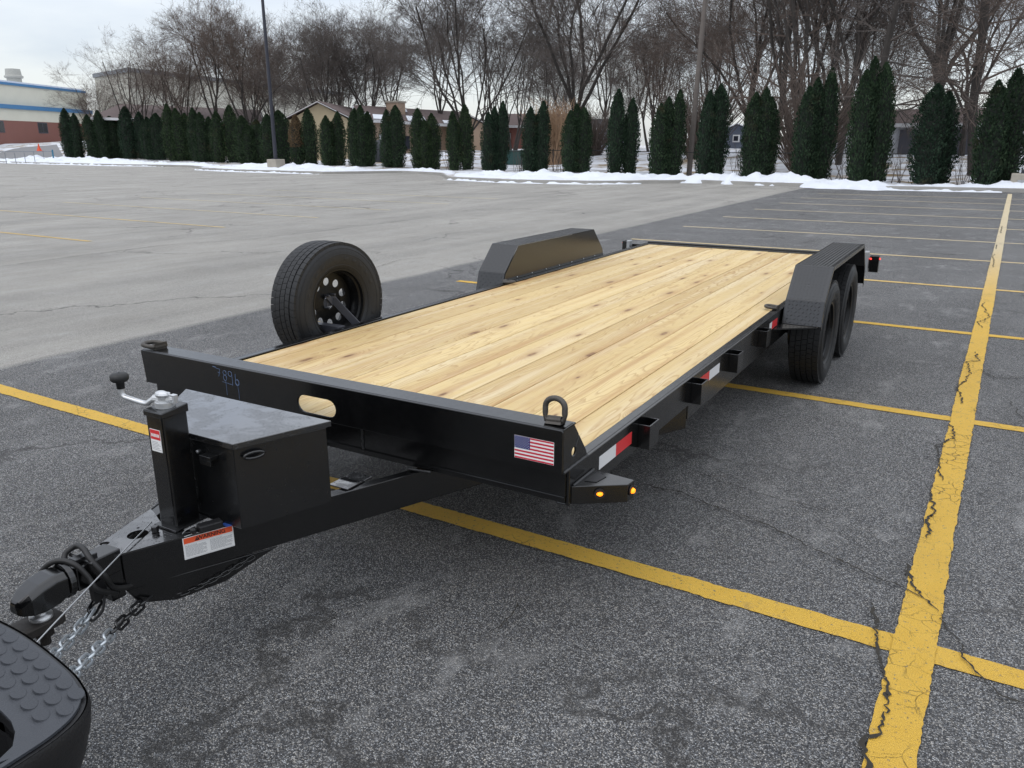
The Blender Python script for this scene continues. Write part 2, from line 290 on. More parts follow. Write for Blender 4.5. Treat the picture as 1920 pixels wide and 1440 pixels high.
# ------------------------------------------------------------------ mesh helpers
ORG = {}
class MB:
    def __init__(s): s.v = []; s.f = []; s.mi = []; s.cur = 0
    def mat(s, i): s.cur = i; return s
    def add(s, vs, fs):
        k = len(s.v); s.v += [tuple(v) for v in vs]; s.f += [tuple(i + k for i in f) for f in fs]; s.mi += [s.cur] * len(fs); return s
    def box(s, x0, x1, y0, y1, z0, z1):
        return s.add([(x0, y0, z0), (x1, y0, z0), (x1, y1, z0), (x0, y1, z0), (x0, y0, z1), (x1, y0, z1), (x1, y1, z1), (x0, y1, z1)],
                     [(0, 3, 2, 1), (4, 5, 6, 7), (0, 1, 5, 4), (1, 2, 6, 5), (2, 3, 7, 6), (3, 0, 4, 7)])
    def prism(s, a_, b_):
        """two corresponding rings of points"""
        n = len(a_); f = [(i, (i + 1) % n, n + (i + 1) % n, n + i) for i in range(n)]
        return s.add(list(a_) + list(b_), f + [tuple(range(n - 1, -1, -1)), tuple(range(n, 2 * n))])
    def ext(s, poly, z0, z1): return s.prism([(x, y, z0) for x, y in poly], [(x, y, z1) for x, y in poly])
    def extx(s, poly, x0, x1): return s.prism([(x0, y, z) for y, z in poly], [(x1, y, z) for y, z in poly])
    def exty(s, poly, y0, y1): return s.prism([(x, y0, z) for x, z in poly], [(x, y1, z) for x, z in poly])
    def beam(s, p, q, w, h, up=(0, 0, 1)):
        p = Vector(p); q = Vector(q); d = (q - p).normalized(); sx = d.cross(Vector(up)).normalized(); uz = sx.cross(d)
        r = lambda c: [c + sx * (w / 2) * a_ + uz * (h / 2) * b_ for a_, b_ in ((-1, -1), (1, -1), (1, 1), (-1, 1))]
        return s.prism(r(p), r(q))
    def tube(s, pts, r, n=8, closed=False, cap=True):
        pts = [Vector(p) for p in pts]; m = len(pts); rr = r if hasattr(r, '__len__') else [r] * m
        k = len(s.v); t0 = (pts[1] - pts[0]).normalized(); nrm = t0.orthogonal().normalized(); prev = t0
        for i, p in enumerate(pts):
            if closed: t = (pts[(i + 1) % m] - pts[i - 1]).normalized()
            else: t = (pts[min(i + 1, m - 1)] - pts[max(i - 1, 0)]).normalized()
            q = prev.rotation_difference(t); nrm = (q @ nrm); nrm = (nrm - t * nrm.dot(t)).normalized(); prev = t; bn = t.cross(nrm)
            for j in range(n):
                a_ = 2 * math.pi * j / n; s.v.append(tuple(p + (nrm * math.cos(a_) + bn * math.sin(a_)) * rr[i]))
        fs = []
        for i in range(m if closed else m - 1):
            i2 = (i + 1) % m
            for j in range(n): fs.append((k + i * n + j, k + i * n + (j + 1) % n, k + i2 * n + (j + 1) % n, k + i2 * n + j))
        if cap and not closed: fs += [tuple(k + j for j in range(n - 1, -1, -1)), tuple(k + (m - 1) * n + j for j in range(n))]
        s.f += fs; s.mi += [s.cur] * len(fs); return s
    def lathe(s, prof, c=(0, 0, 0), axis='x', n=48, close=False):
        k = len(s.v); m = len(prof)
        for i in range(n):
            a_ = 2 * math.pi * i / n; ca, sa = math.cos(a_), math.sin(a_)
            for h, r in prof:
                p = {'x': (h, r * ca, r * sa), 'y': (r * ca, h, r * sa), 'z': (r * ca, r * sa, h)}[axis]
                s.v.append((p[0] + c[0], p[1] + c[1], p[2] + c[2]))
        fs = []
        for i in range(n):
            i2 = (i + 1) % n
            for j in range(m if close else m - 1):
                j2 = (j + 1) % m; fs.append((k + i * m + j, k + i2 * m + j, k + i2 * m + j2, k + i * m + j2))
        s.f += fs; s.mi += [s.cur] * len(fs); return s
    def ball(s, c, r, n=12, m=8, sq=(1, 1, 1)):
        prof = [(-math.cos(math.pi * i / m), max(1e-4, math.sin(math.pi * i / m))) for i in range(m + 1)]
        k = len(s.v); s.lathe(prof, (0, 0, 0), 'z', n)
        for i in range(k, len(s.v)): v = s.v[i]; s.v[i] = (c[0] + v[0] * r * sq[0], c[1] + v[1] * r * sq[1], c[2] + v[2] * r * sq[2])
        return s
    def plate(s, outer, holes, fn, th):
        """flat plate with through holes; fn(u, v, w) -> xyz"""
        pts = list(outer); edges = []; n = len(outer); edges += [(i, (i + 1) % n) for i in range(n)]; rings = [list(range(n))]
        for h in holes:
            k = len(pts); m = len(h); pts += h; edges += [(k + i, k + (i + 1) % m) for i in range(m)]; rings.append(list(range(k, k + m)))
        vo, eo, fo, ov, _, _ = delaunay_2d_cdt([Vector(p) for p in pts], edges, [], 0, 1e-6)
        def inside(p, poly):
            c = False; j = len(poly) - 1
            for i in range(len(poly)):
                if (poly[i][1] > p[1]) != (poly[j][1] > p[1]) and p[0] < (poly[j][0] - poly[i][0]) * (p[1] - poly[i][1]) / (poly[j][1] - poly[i][1]) + poly[i][0]: c = not c
                j = i
            return c
        tri = []
        for f in fo:
            cx = (sum(vo[i][0] for i in f) / 3, sum(vo[i][1] for i in f) / 3)
            if inside(cx, outer) and not any(inside(cx, h) for h in holes): tri.append(tuple(f))
        N = len(vo); vs_ = [fn(v[0], v[1], 0) for v in vo] + [fn(v[0], v[1], th) for v in vo]
        fs = [f[::-1] for f in tri] + [tuple(i + N for i in f) for f in tri]
        cnt = {}
        for f in tri:
            for i in range(3): e_ = (f[i], f[(i + 1) % 3]); cnt[e_] = 1
        for (a_, b_) in list(cnt):
            if (b_, a_) not in cnt: fs.append((a_, b_, b_ + N, a_ + N))
        return s.add(vs_, fs)
    def build(s, name, mats, parent=None, bevel=0, smooth=False, kind=None, origin=None, fixn=True):
        me = D.meshes.new(name); o_ = Vector(origin) if origin is not None else (ORG.get(parent.name, Vector()) if parent else Vector())
        loc = Vector()
        if origin is not None: loc = o_ - (ORG.get(parent.name, Vector()) if parent else Vector())
        me.from_pydata([(v[0] - o_.x, v[1] - o_.y, v[2] - o_.z) for v in s.v], [], s.f)
        for m in (mats if isinstance(mats, (list, tuple)) else [mats]): me.materials.append(m)
        if len(me.materials) > 1: me.polygons.foreach_set('material_index', s.mi)
        if fixn:
            bm = bmesh.new(); bm.from_mesh(me); bmesh.ops.recalc_face_normals(bm, faces=bm.faces); bm.to_mesh(me); bm.free()
        if smooth: me.polygons.foreach_set('use_smooth', [True] * len(me.polygons))
        ob = D.objects.new(name, me); COL.objects.link(ob); ob.location = loc
        if parent: ob.parent = parent
        ORG[ob.name] = o_.copy()
        if bevel:
            m = ob.modifiers.new('bevel', 'BEVEL'); m.width = bevel; m.segments = 2; m.limit_method = 'ANGLE'; m.angle_limit = rad(40)
            m.harden_normals = False
        if kind: ob['kind'] = kind
        return ob
def tag(o, label, cat=None, group=None):
    o['label'] = label
    if cat: o['category'] = cat
    if group: o['group'] = group
    return o
def empty(name, loc, parent=None):
    e_ = D.objects.new(name, None); COL.objects.link(e_); e_.empty_display_size = .1
    e_.location = Vector(loc) - (ORG.get(parent.name, Vector()) if parent else Vector())
    if parent: e_.parent = parent
    ORG[e_.name] = Vector(loc); return e_
def copy_tree(o, parent=None, loc=None):
    c = o.copy(); COL.objects.link(c)
    if parent is not None: c.parent = parent
    if loc is not None: c.location = loc
    for ch in list(o.children): copy_tree(ch, c)
    return c
def circle(cx, cy, r, n=20, sx=1, sy=1): return [(cx + r * sx * math.cos(2 * math.pi * i / n), cy + r * sy * math.sin(2 * math.pi * i / n)) for i in range(n)]
def stadium(cx, cy, L, H, n=8):
    r = H / 2; a_ = L / 2 - r
    return [(cx + a_ + r * math.cos(t), cy + r * math.sin(t)) for t in [(-.5 + i / n) * math.pi for i in range(n + 1)]] + \
           [(cx - a_ + r * math.cos(t), cy + r * math.sin(t)) for t in [(.5 + i / n) * math.pi for i in range(n + 1)]]
def spline(P, n=8):
    P = [Vector(p) for p in P]; out = []
    for i in range(len(P) - 1):
        p0 = P[max(i - 1, 0)]; p1 = P[i]; p2 = P[i + 1]; p3 = P[min(i + 2, len(P) - 1)]
        for k in range(n):
            t = k / n; out.append(.5 * ((2 * p1) + (p2 - p0) * t + (2 * p0 - 5 * p1 + 4 * p2 - p3) * t * t + (3 * p1 - p0 - 3 * p2 + p3) * t ** 3))
    out.append(P[-1]); return out
def interp(pts, x):
    """pts sorted by decreasing x"""
    for (xa, ya), (xb, yb) in zip(pts, pts[1:]):
        if xa >= x >= xb: return ya + (yb - ya) * (xa - x) / (xa - xb)
    return pts[0][1] if x > pts[0][0] else pts[-1][1]
def ss(t): t = max(0., min(1., t)); return t * t * (3 - 2 * t)

# ================================================================== SETTING: ground, markings, lawn, snow
LINE_DX, LINE_X0 = .0196, 2.128
def lot(u, v): return (LINE_X0 + .99981 * u + LINE_DX * v, -.0196 * u + .99981 * v)   # u across, v along the long line
MB().add([(-2500, -2500, -.35), (2500, -2500, -.35), (2500, 2500, -.35), (-2500, 2500, -.35)], [(0, 1, 2, 3)]).build('ground', M['lawn'], kind='structure')
g = MB(); xs = [-190, -120, -80, -40, -20, -10, -4, 0, 4, 10, 20, 45]; ys = [-30, -10, -4, 0, 4, 8, 16, 24, 32, 45, 62, 80]
g.add([(x, y, 0) for y in ys for x in xs], [(j * len(xs) + i, j * len(xs) + i + 1, (j + 1) * len(xs) + i + 1, (j + 1) * len(xs) + i) for j in range(len(ys) - 1) for i in range(len(xs) - 1)])
g.build('parking_lot', M['asphalt'], kind='structure')

def stripe(u0, u1, v0, v1, z, seed=0, seg=.022):
    """painted stripe with slightly ragged edges, in lot coordinates"""
    mb = MB(); along_u = abs(u1 - u0) > abs(v1 - v0); L = (u1 - u0) if along_u else (v1 - v0); n = max(2, int(abs(L) / seg)); vs_ = []
    for i in range(n + 1):
        t = i / n; w = [noise.noise(Vector((t * L * 9, seed * 7.3, k * 5))) * .005 + noise.noise(Vector((t * L * 47, seed * 2.3, k * 7))) * .006 + noise.noise(Vector((t * L * .8, seed * 3.1, k * 9))) * .006 for k in (0, 1)]
        a_, b_ = ((u0 + t * L, v0 + w[0]), (u0 + t * L, v1 + w[1])) if along_u else ((u0 + w[0], v0 + t * L), (u1 + w[1], v0 + t * L))
        vs_ += [(*lot(*a_), z), (*lot(*b_), z)]
    mb.add(vs_, [(2 * i, 2 * i + 2, 2 * i + 3, 2 * i + 1) for i in range(n)]); return mb
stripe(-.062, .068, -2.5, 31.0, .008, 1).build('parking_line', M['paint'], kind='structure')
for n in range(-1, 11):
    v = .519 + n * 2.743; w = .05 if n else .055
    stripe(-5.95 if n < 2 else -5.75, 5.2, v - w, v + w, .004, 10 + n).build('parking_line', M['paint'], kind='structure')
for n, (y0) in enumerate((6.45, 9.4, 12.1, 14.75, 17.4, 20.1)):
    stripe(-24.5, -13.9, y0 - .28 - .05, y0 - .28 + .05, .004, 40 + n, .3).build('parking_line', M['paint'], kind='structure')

CR = [([[2.05, -.5], [2.077, -.133], [2.06, -.06], [2.093, -.0], [2.089, .104], [2.095, .25], [2.047, .37], [2.02, .5], [2.005, .62], [1.99, .74]], .0135),
      ([[2.2, .795], [2.155, .874], [2.088, .995], [2.081, 1.139]], .013), ([[2.129, 1.411], [2.112, 1.583], [2.133, 1.692], [2.097, 1.988]], .013),
      ([[2.144, 2.131], [2.108, 2.449], [2.088, 2.675], [2.175, 2.904], [2.128, 3.154]], .010),
      ([[.834, 1.331], [1.034, 1.333], [1.231, 1.268], [1.519, 1.176], [1.75, 1.051], [2.037, .918], [2.155, .874]], .011),
      ([[2.2, .795], [2.287, .562], [2.341, .444], [2.409, .377], [2.6, .33]], .008), ([[.778, 3.314], [1.419, 3.351], [1.729, 3.326], [2.081, 3.337]], .009),
      ([[1.029, 1.605], [1.445, 1.498], [1.723, 1.486]], .007), ([[2.273, 4.639], [2.363, 4.435], [2.554, 4.545], [2.8, 4.5]], .012), ([[2.445, 3.877], [2.529, 3.416]], .008),
      ([[2.176, 3.6], [2.15, 4.0], [2.205, 4.45], [2.186, 4.817], [2.258, 4.95], [2.218, 5.246]], .011), ([[2.263, 6.281], [2.211, 6.541], [2.317, 6.871], [2.245, 7.555], [2.256, 7.748]], .011),
      ([[2.321, 10.71], [2.336, 11.373], [2.314, 12.083], [2.342, 12.389]], .012), ([[2.35, 13.117], [2.369, 13.806]], .014), ([[2.426, 15.97], [2.455, 17.624]], .015),
      ([[-9.792, 3.89], [-9.905, 5.185], [-9.939, 6.645], [-9.328, 8.154], [-9.215, 13.274]], .018), ([[-5.087, 6.236], [-5.305, 7.252], [-5.105, 7.648]], .012), ([[.86, -.13], [.855, .0], [.85, .12]], .006)]
for ci, (P, w) in enumerate(CR):
    pts = []
    for (xa, ya), (xb, yb) in zip(P, P[1:]):
        L = math.hypot(xb - xa, yb - ya); n = max(2, int(L / .010) if L < 2 else 40)
        for i in range(n):
            t = i / n; x = xa + (xb - xa) * t; y = ya + (yb - ya) * t; q = Vector((x * 9 + ci, y * 9, 0)); k = .020 if L < 2 else .06
            pts.append((x + noise.noise(q) * k + noise.noise(q * 4.1) * k * .75 + noise.noise(q * 13) * k * .35, y + noise.noise(q + Vector((50, 9, 0))) * k + noise.noise(q * 4.3 + Vector((9, 50, 0))) * k * .75 + noise.noise(q * 14 + Vector((3, 1, 0))) * k * .35))
    vs_ = []
    for i, (x, y) in enumerate(pts):
        xb, yb = pts[min(i + 1, len(pts) - 1)]; xa, ya = pts[max(i - 1, 0)]; dx, dy = xb - xa, yb - ya; L = math.hypot(dx, dy) or 1
        ww = w * (.25 + 2.3 * abs(noise.noise(Vector((x * 31, y * 31, ci)))) + .9 * abs(noise.noise(Vector((x * 110, y * 110, ci))))) * min(1, i / 4 + .15, (len(pts) - 1 - i) / 4 + .15) * .5
        ww *= .78
        vs_ += [(x - dy / L * ww, y + dx / L * ww, .0125), (x + dy / L * ww, y - dx / L * ww, .0125)]
    MB().add(vs_, [(2 * i, 2 * i + 1, 2 * i + 3, 2 * i + 2) for i in range(len(pts) - 1)]).build('pavement_crack', M['crack'], kind='structure')

# kerb line between lot and lawn (x decreasing)
FB = [(60, 33.4), (20, 32.8), (10, 32.6), (2.9, 32.2), (-1.7, 31.9), (-3.4, 32.5), (-6.9, 33.2), (-9.6, 34.0), (-10.3, 33.0), (-13, 30.7), (-17, 30.2), (-21.5, 31.8), (-23.2, 34.0),
      (-25.3, 36.6), (-29.5, 38.3), (-30.9, 36.4), (-32.2, 34.5), (-40.7, 35.3), (-46.5, 37.0), (-48.5, 39.0), (-53, 41.5), (-57.1, 41.9), (-62, 41.2), (-77, 42.5), (-85, 44), (-100, 49), (-170, 72)]
def terrain(x, y):
    d = y - interp(FB, x)
    return .13 + 1.15 * ss((d - 4) / 33) + 1.75 * ss((-86 - x) / 30) * ss(d / 7) + .05 * noise.noise(Vector((x * .3, y * .3, 0))) * ss(d / 2)
xs = []; x = 60.
while x > -170: xs.append(x); x -= .6 if x > -60 else 1.4
ds = [.14, .3, .7, 1.3, 2.2, 3.5, 5, 7, 9.5, 12, 15, 19, 24, 30, 38, 50, 70, 100, 150]
vs_ = [(x, interp(FB, x) + d, terrain(x, interp(FB, x) + d)) for d in ds for x in xs]; nx = len(xs)
MB().add(vs_, [(j * nx + i, j * nx + i + 1, (j + 1) * nx + i + 1, (j + 1) * nx + i) for j in range(len(ds) - 1) for i in range(nx - 1)]).build('lawn', M['lawn'], kind='structure', smooth=True)
k = MB(); vs_ = []
for x in xs:
    y = interp(FB, x); vs_ += [(x, y, -.02), (x, y + .02, .135), (x, y + .15, .145), (x, y + .152, .0)]
k.add(vs_, [(4 * i + j, 4 * i + 4 + j, 4 * i + 5 + j, 4 * i + 1 + j) for i in range(nx - 1) for j in range(3)]).build('kerb', M['kerb'], kind='structure')
# entrance road beyond the left end of the hedge
A = [(-83, 45.6), (-87, 49.5), (-92, 55)]; B = [(-103, 52.5), (-105, 57.5), (-108, 64)]
vs_ = []
for i in range(9):
    t = i / 8 * 2; j = min(int(t), 1); t -= j
    a_ = Vector(A[j]).lerp(Vector(A[j + 1]), t); b_ = Vector(B[j]).lerp(Vector(B[j + 1]), t)
    for q in range(13): p = a_.lerp(b_, q / 12); vs_.append((p.x, p.y, terrain(p.x, p.y) + .06))
MB().add(vs_, [(i * 13 + q, i * 13 + q + 1, (i + 1) * 13 + q + 1, (i + 1) * 13 + q) for i in range(8) for q in range(12)]).build('road', plain('grey_road', (.2, .2, .205), .85), kind='structure')

def snowbank(x0, x1, dc, w, h, seed, base=None):
    """ploughed snow ridge along the kerb from x0 to x1 (x0 > x1); dc = centre distance behind the kerb line"""
    mb = MB(); n = max(10, int((x0 - x1) / .13)); m = 11; vs_ = []
    for i in range(n + 1):
        t = i / n; x = x0 + (x1 - x0) * t; endf = min(1, t * 6, (1 - t) * 6) ** .6
        yb = sum(interp(FB, x + q) for q in (-.6, 0, .6)) / 3
        hh = h * .74 * endf * (.55 + .55 * (noise.noise(Vector((x * .45, seed * 9, 0))) + .5) + .38 * noise.noise(Vector((x * 1.7, seed, 3))) + .22 * noise.noise(Vector((x * 4.3, seed, 8))))
        ww = w * (.72 + .5 * noise.noise(Vector((x * .6, seed * 4, 7))) + .30 * noise.noise(Vector((x * 2.1, seed * 4, 2)))) * (.35 + .65 * endf)
        for j in range(m):
            s_ = j / (m - 1) * 2 - 1; y = yb + dc + s_ * ww / 2
            z0 = (terrain(x, y) if y > interp(FB, x) + .12 else 0.0)
            prof = (1 - abs(s_) ** 2.2) if abs(s_) < 1 else 0
            z = max(z0 - .03, z0 * .55 + max(.02, hh) * prof + (.09 * noise.noise(Vector((x * 2.3, y * 2.3, seed))) + .06 * noise.noise(Vector((x * 6, y * 6, seed)))) * prof + (-.03 if abs(s_) > .98 else 0))
            if abs(s_) > .98: z = -.02 if z0 < .05 else z0 - .04
            vs_.append((x, y, z))
    mb.add(vs_, [(i * m + j, i * m + j + 1, (i + 1) * m + j + 1, (i + 1) * m + j) for i in range(n) for j in range(m - 1)])
    return mb.build('snow_bank', M['snow'], kind='stuff', smooth=True)
SN = [(30, -1.2, 1.0, 1.8, .42), (-1.0, -4.6, .1, 2.6, .42), (-3.2, -11.0, .8, 2.2, .55), (-10.3, -23.5, 1.3, 2.3, .30), (-9.9, -22.5, 2.9, 2.6, .5), (-23.4, -31.5, .9, 1.5, .28), (-31.0, -48.5, 1.3, 2.2, .30),
      (-31.5, -46.5, 3.0, 2.4, .55), (-47.5, -63, 1.0, 1.8, .35), (-60, -88, .9, 2.4, .55), (-62, -90, 3.2, 2.6, .7), (2.5, -2.5, -.25, .5, .05), (30, 3.2, -.28, .5, .05), (-11.2, -22.2, -.3, .55, .06), (-32.5, -47, -.35, .6, .07), (-56, -85, -.4, .7, .08)]
for i, s_ in enumerate(SN): snowbank(*s_, seed=i + 1)

# ================================================================== TRAILER
H = 1.066
T = empty('flatbed_trailer', (0, 2.6, 0)); tag(T, 'black tandem axle flatbed trailer with a new pine plank deck', 'trailer')
# deck planks
ed = [-1.014, -.902, -.705, -.508, -.311, -.114, .083, .280, .477, .674, .872, 1.014]
for a_, b_ in zip(ed, ed[1:]):
    zt = .600 + random.uniform(-.0012, .0012)
    MB().box(a_ + .0022, b_ - .0022, .046 + random.uniform(0, .006), 6.18 + random.uniform(0, .008), .562, zt).build('plank', M['wood'], T, bevel=.0035, origin=((a_ + b_) / 2, 3.1, .6))
# side rails: top flange, deep web, lower lip
for s_ in (1, -1):
    f = lambda x: s_ * x
    mb = MB()
    prof = [(.035, .474), (1.288, .474), (1.290, .405), (6.27, .405), (6.27, .608), (.035, .608)]
    mb.extx(prof, f(1.054), f(H))
    mb.box(*sorted((f(1.0165), f(1.0542))), .035, 6.27, .600, .6082)
    mb.box(*sorted((f(1.0165), f(1.0542))), .035, 1.24, .474, .481)
    mb.build('side_rail', M['black'], T, bevel=.003)
# headboard plate with slot, turned top flange, gusset ends
hb = MB(); slot = stadium(-.010, .668, .197, .070)
nt_ = .05
outer = [(-H + .012, .611), (-H - .004, .755), (-H + .003, .762), (H - .003, .762), (H, .755), (H, .611)]
hb.plate(outer, [slot], lambda u, v, w: (u, -.020 + w, v), .008)
hb.box(-H, H, -.0125, .078, .756, .7635)
hbo = hb.build('headboard', M['black'], T, bevel=.003)
for s_ in (1, -1):
    key = circle(.066, .662, .0165, 16)
    slit = [(.0770, .6765), (.0805, .6745), (.110, .715), (.106, .718)]
    MB().plate([(-.012, .611), (.175, .611), (.160, .640), (.062, .7635), (-.012, .7635)], [key, slit], lambda u, v, w: (s_ * (H - .008 + w), u, v), .008).build('gusset', M['black'], T, bevel=.0015)
    MB().tube(spline([(s_ * (H + .001), -.01 + .02 * i, .611 + .0015 * (i % 2)) for i in range(10)], 3), .0065, 6).build('weld_bead', M['weld'], T, smooth=True)
# lower front beam and its bottom lip
fb = MB(); fb.box(-1.052, 1.0535, .030, .040, .484, .598); fb.box(-1.052, 1.0535, .022, .030, .502, .509); fb.box(-1.05, 1.05, .040, .085, .480, .487); fb.box(-1.05, 1.05, .040, .085, .553, .560)
fb.build('front_beam', M['black'], T, bevel=.0015)
MB().box(-1.06, 1.06, 6.19, 6.27, .45, .6085).build('rear_beam', M['black'], T, bevel=.004)
MB().box(-1.06, 1.06, 6.272, 6.30, .585, .622).build('tail_edge', M['blackm'], T, bevel=.003)
for i in range(9): y = .75 + i * .62; MB().box(-1.05, 1.05, y - .03, y + .03, .470, .5605).build('crossmember', M['blackm'], T)
# wrapped tongue beams
TX = lambda y: .185 + .42 * (y + .607)
for s_ in (1, -1):
    y0, ym, y1 = -.93, .45, 1.286; ang = math.atan(.42); nrm = Vector((math.cos(ang), -math.sin(ang), 0)); mb = MB()
    def sec(y, off0, off1, z0, z1):
        p = Vector((TX(y) if y < .5 else 1.062, y, 0)); a_ = p - nrm * off0; b_ = p - nrm * off1
        return [(s_ * a_.x, a_.y, z0), (s_ * b_.x, b_.y, z0), (s_ * b_.x, b_.y, z1), (s_ * a_.x, a_.y, z1)]
    for ya, yb in ((y0, ym), (ym, y1)): mb.prism(sec(ya, 0, .008, .345 if ya < 0 else .352, .470), sec(yb, 0, .008, .352 if yb < 1 else .362, .4735))
    mb.prism(sec(y0 + .02, .0081, .05, .460, .468), sec(ym, .0081, .05, .460, .468)); mb.prism(sec(y0 + .02, .0081, .05, .342, .350), sec(ym, .0081, .05, .345, .352))
    mb.build('tongue_beam', M['black'], T, bevel=.002)
# top plate with holes between the tongue beams
outer = [(-.030, -.978), (.030, -.978), (.050, -.945), (.120, -.770), (.120, -.735), (-.030, -.735), (-.110, -.700), (-.140, -.690), (-.105, -.800), (-.052, -.945)]
MB().plate(outer, [[(-.013 + .034 * math.cos(t) * .9, -.829 + .032 * math.sin(t)) for t in [k_ * math.pi / 10 for k_ in range(20)]], [(-.048 + u * .8 + .15 * v, -.918 + v) for u, v in stadium(0, 0, .030, .026)] , circle(-.052, -.800, .005, 8), circle(.05, -.80, .005, 8)], lambda u, v, w: (u, v, .4685 + w), .006).build('tongue_plate', M['wet'], T, bevel=.001)
# skirt under the apex that carries the chain
sk = MB(); pl = [(-.93, .348), (-.90, .290), (-.80, .262), (-.66, .272), (-.55, .318), (-.49, .341)]
for s_ in (1, -1): sk.prism([(s_ * (TX(y) - .004), y, z) for y, z in pl], [(s_ * (TX(y) - .012), y, z) for y, z in pl])
sk.box(-.045, .045, -.975, -.93, .33, .465); sk.build('tongue_skirt', M['black'], T, bevel=.002)
# coupler
cp = MB()
cp.beam((.010, -.93, .452), (.02, -1.075, .455), .070, .072); cp.tube([(.02, -1.08, .455), (.02, -1.10, .456)], .052, 20)
hd = [(-1.10, .044, .43, .496), (-1.135, .047, .417, .500), (-1.175, .047, .413, .492), (-1.205, .042, .415, .478), (-1.228, .028, .42, .462), (-1.236, .016, .425, .455)]
rings = [[(.02 + x, y, z) for x, z in ((-w, z0), (w, z0), (w, z1 - .016), (w * .66, z1), (-w * .66, z1), (-w, z1 - .016))] for y, w, z0, z1 in hd]
nr = len(rings[0]); cp.add([q for r_ in rings for q in r_], [(i * nr + j, i * nr + (j + 1) % nr, (i + 1) * nr + (j + 1) % nr, (i + 1) * nr + j) for i in range(len(rings) - 1) for j in range(nr)] + [tuple(range(nr)), tuple(range((len(rings) - 1) * nr, len(rings) * nr))])
cp.build('coupler', M['black'], T, bevel=.004)
MB().beam((.015, -.99, .492), (.018, -1.06, .500), .03, .014).tube([(-.04, -1.03, .492), (.07, -1.03, .492)], .006, 8).build('coupler_latch', M['blackm'], T, bevel=.003)
# tool box
bx = MB(); ft, bk = -.635, -.338
poly = [(-.13, ft), (.238, ft), (.346, bk), (-.356, bk)]
bx.prism([(x, y, .469) for x, y in poly], [(x, y, .7455) for x, y in poly])
tb = bx.build('tool_box', M['blackm'], T, bevel=.004); e_ = .010
MB().ext([(-.13 - e_, ft - e_), (.238 + e_, ft - e_), (.346 + e_ + .003, bk + e_), (-.356 - e_ - .003, bk + e_)], .746, .766).build('lid', M['wet'], tb, bevel=.002)
MB().box(.115, .165, ft - .034, ft - .001, .700, .712).box(.115, .165, ft - .034, ft - .028, .682, .700).build('hasp', M['blackm'], tb, bevel=.001)
lk = Vector((.258, -.585, .715)); MB().tube([lk + Vector((.030 * math.cos(t) * .42 + .012, .030 * math.cos(t), .010 * math.sin(t))) for t in [i * math.pi / 6 for i in range(12)]], .005, 6, closed=True).build('lock_tab', M['blackm'], tb, smooth=True)
for x, z in ((.02, .70), (.07, .705)): MB().ball((x, ft - .003, z), .006, 8, 4).build('bolt_head', M['galv'], tb, smooth=True)
# jack
J = empty('jack', (.032, -.705, .474), T)
jp = MB(); jp.box(-.008, .072, -.75, -.66, .474, .862); jp.build('post', M['black'], J, bevel=.006)
jc = MB(); jc.prism([(-.012, -.754, .848), (.076, -.754, .848), (.076, -.656, .848), (-.012, -.656, .848)], [(-.012, -.754, .866), (.076, -.754, .866), (.076, -.656, .876), (-.012, -.656, .876)]); jc.build('cap', M['blackm'], J, bevel=.003)
MB().tube([(.032, -.705, .869), (.032, -.705, .888)], .030, 16).tube([(.032, -.705, .886), (.032, -.705, .912)], .019, 14).tube([(-.004, -.715, .893), (.068, -.695, .899)], .013, 10).ball((.035, -.715, .912), .020, 10, 6, (1.3, .9, .6)).box(.058, .078, -.706, -.69, .885, .912).build('gear_head', M['zinc'], J, bevel=.001, smooth=False)
MB().tube(spline([(.045, -.700, .905), (.010, -.712, .902), (-.012, -.724, .886), (-.030, -.730, .877), (-.090, -.744, .888), (-.106, -.748, .893), (-.112, -.750, .905), (-.112, -.750, .935)], 5), .0085, 10).build('crank_handle', M['zinc'], J, smooth=True)
MB().lathe([(.918, .002), (.918, .012), (.938, .013), (.941, .022), (.948, .028), (.960, .028), (.967, .022), (.969, .003)], (-.112, -.750, 0), 'z', 16).build('knob', M['cable'], J, smooth=True)
MB().box(-.014, -.0085, -.73, -.70, .79, .82).build('side_bolt', M['blackm'], J)
dl = MB(); dl.mat(0).box(.006, .054, -.7515, -.7503, .735, .808); dl.mat(1).box(.0075, .0525, -.7520, -.7516, .775, .8065)
dl.mat(2)
for r_ in range(6): dl.box(.010, .050 - .006 * (r_ % 3), -.7520, -.7516, .741 + r_ * .005, .7425 + r_ * .005)
dl.mat(0)
for c_ in range(6): dl.box(.012 + c_ * .0065, .0165 + c_ * .0065, -.7524, -.7521, .784, .794)
tag(dl.build('warning_label', [M['white'], M['red'], M['greyink']], J), 'small red and white label on the jack post')
MB().box(-.02, .085, -.765, -.64, .4755, .482).tube([(.02, -.79, .4755), (.02, -.79, .495)], .012, 6).build('foot_plate', M['blackm'], J, bevel=.002)

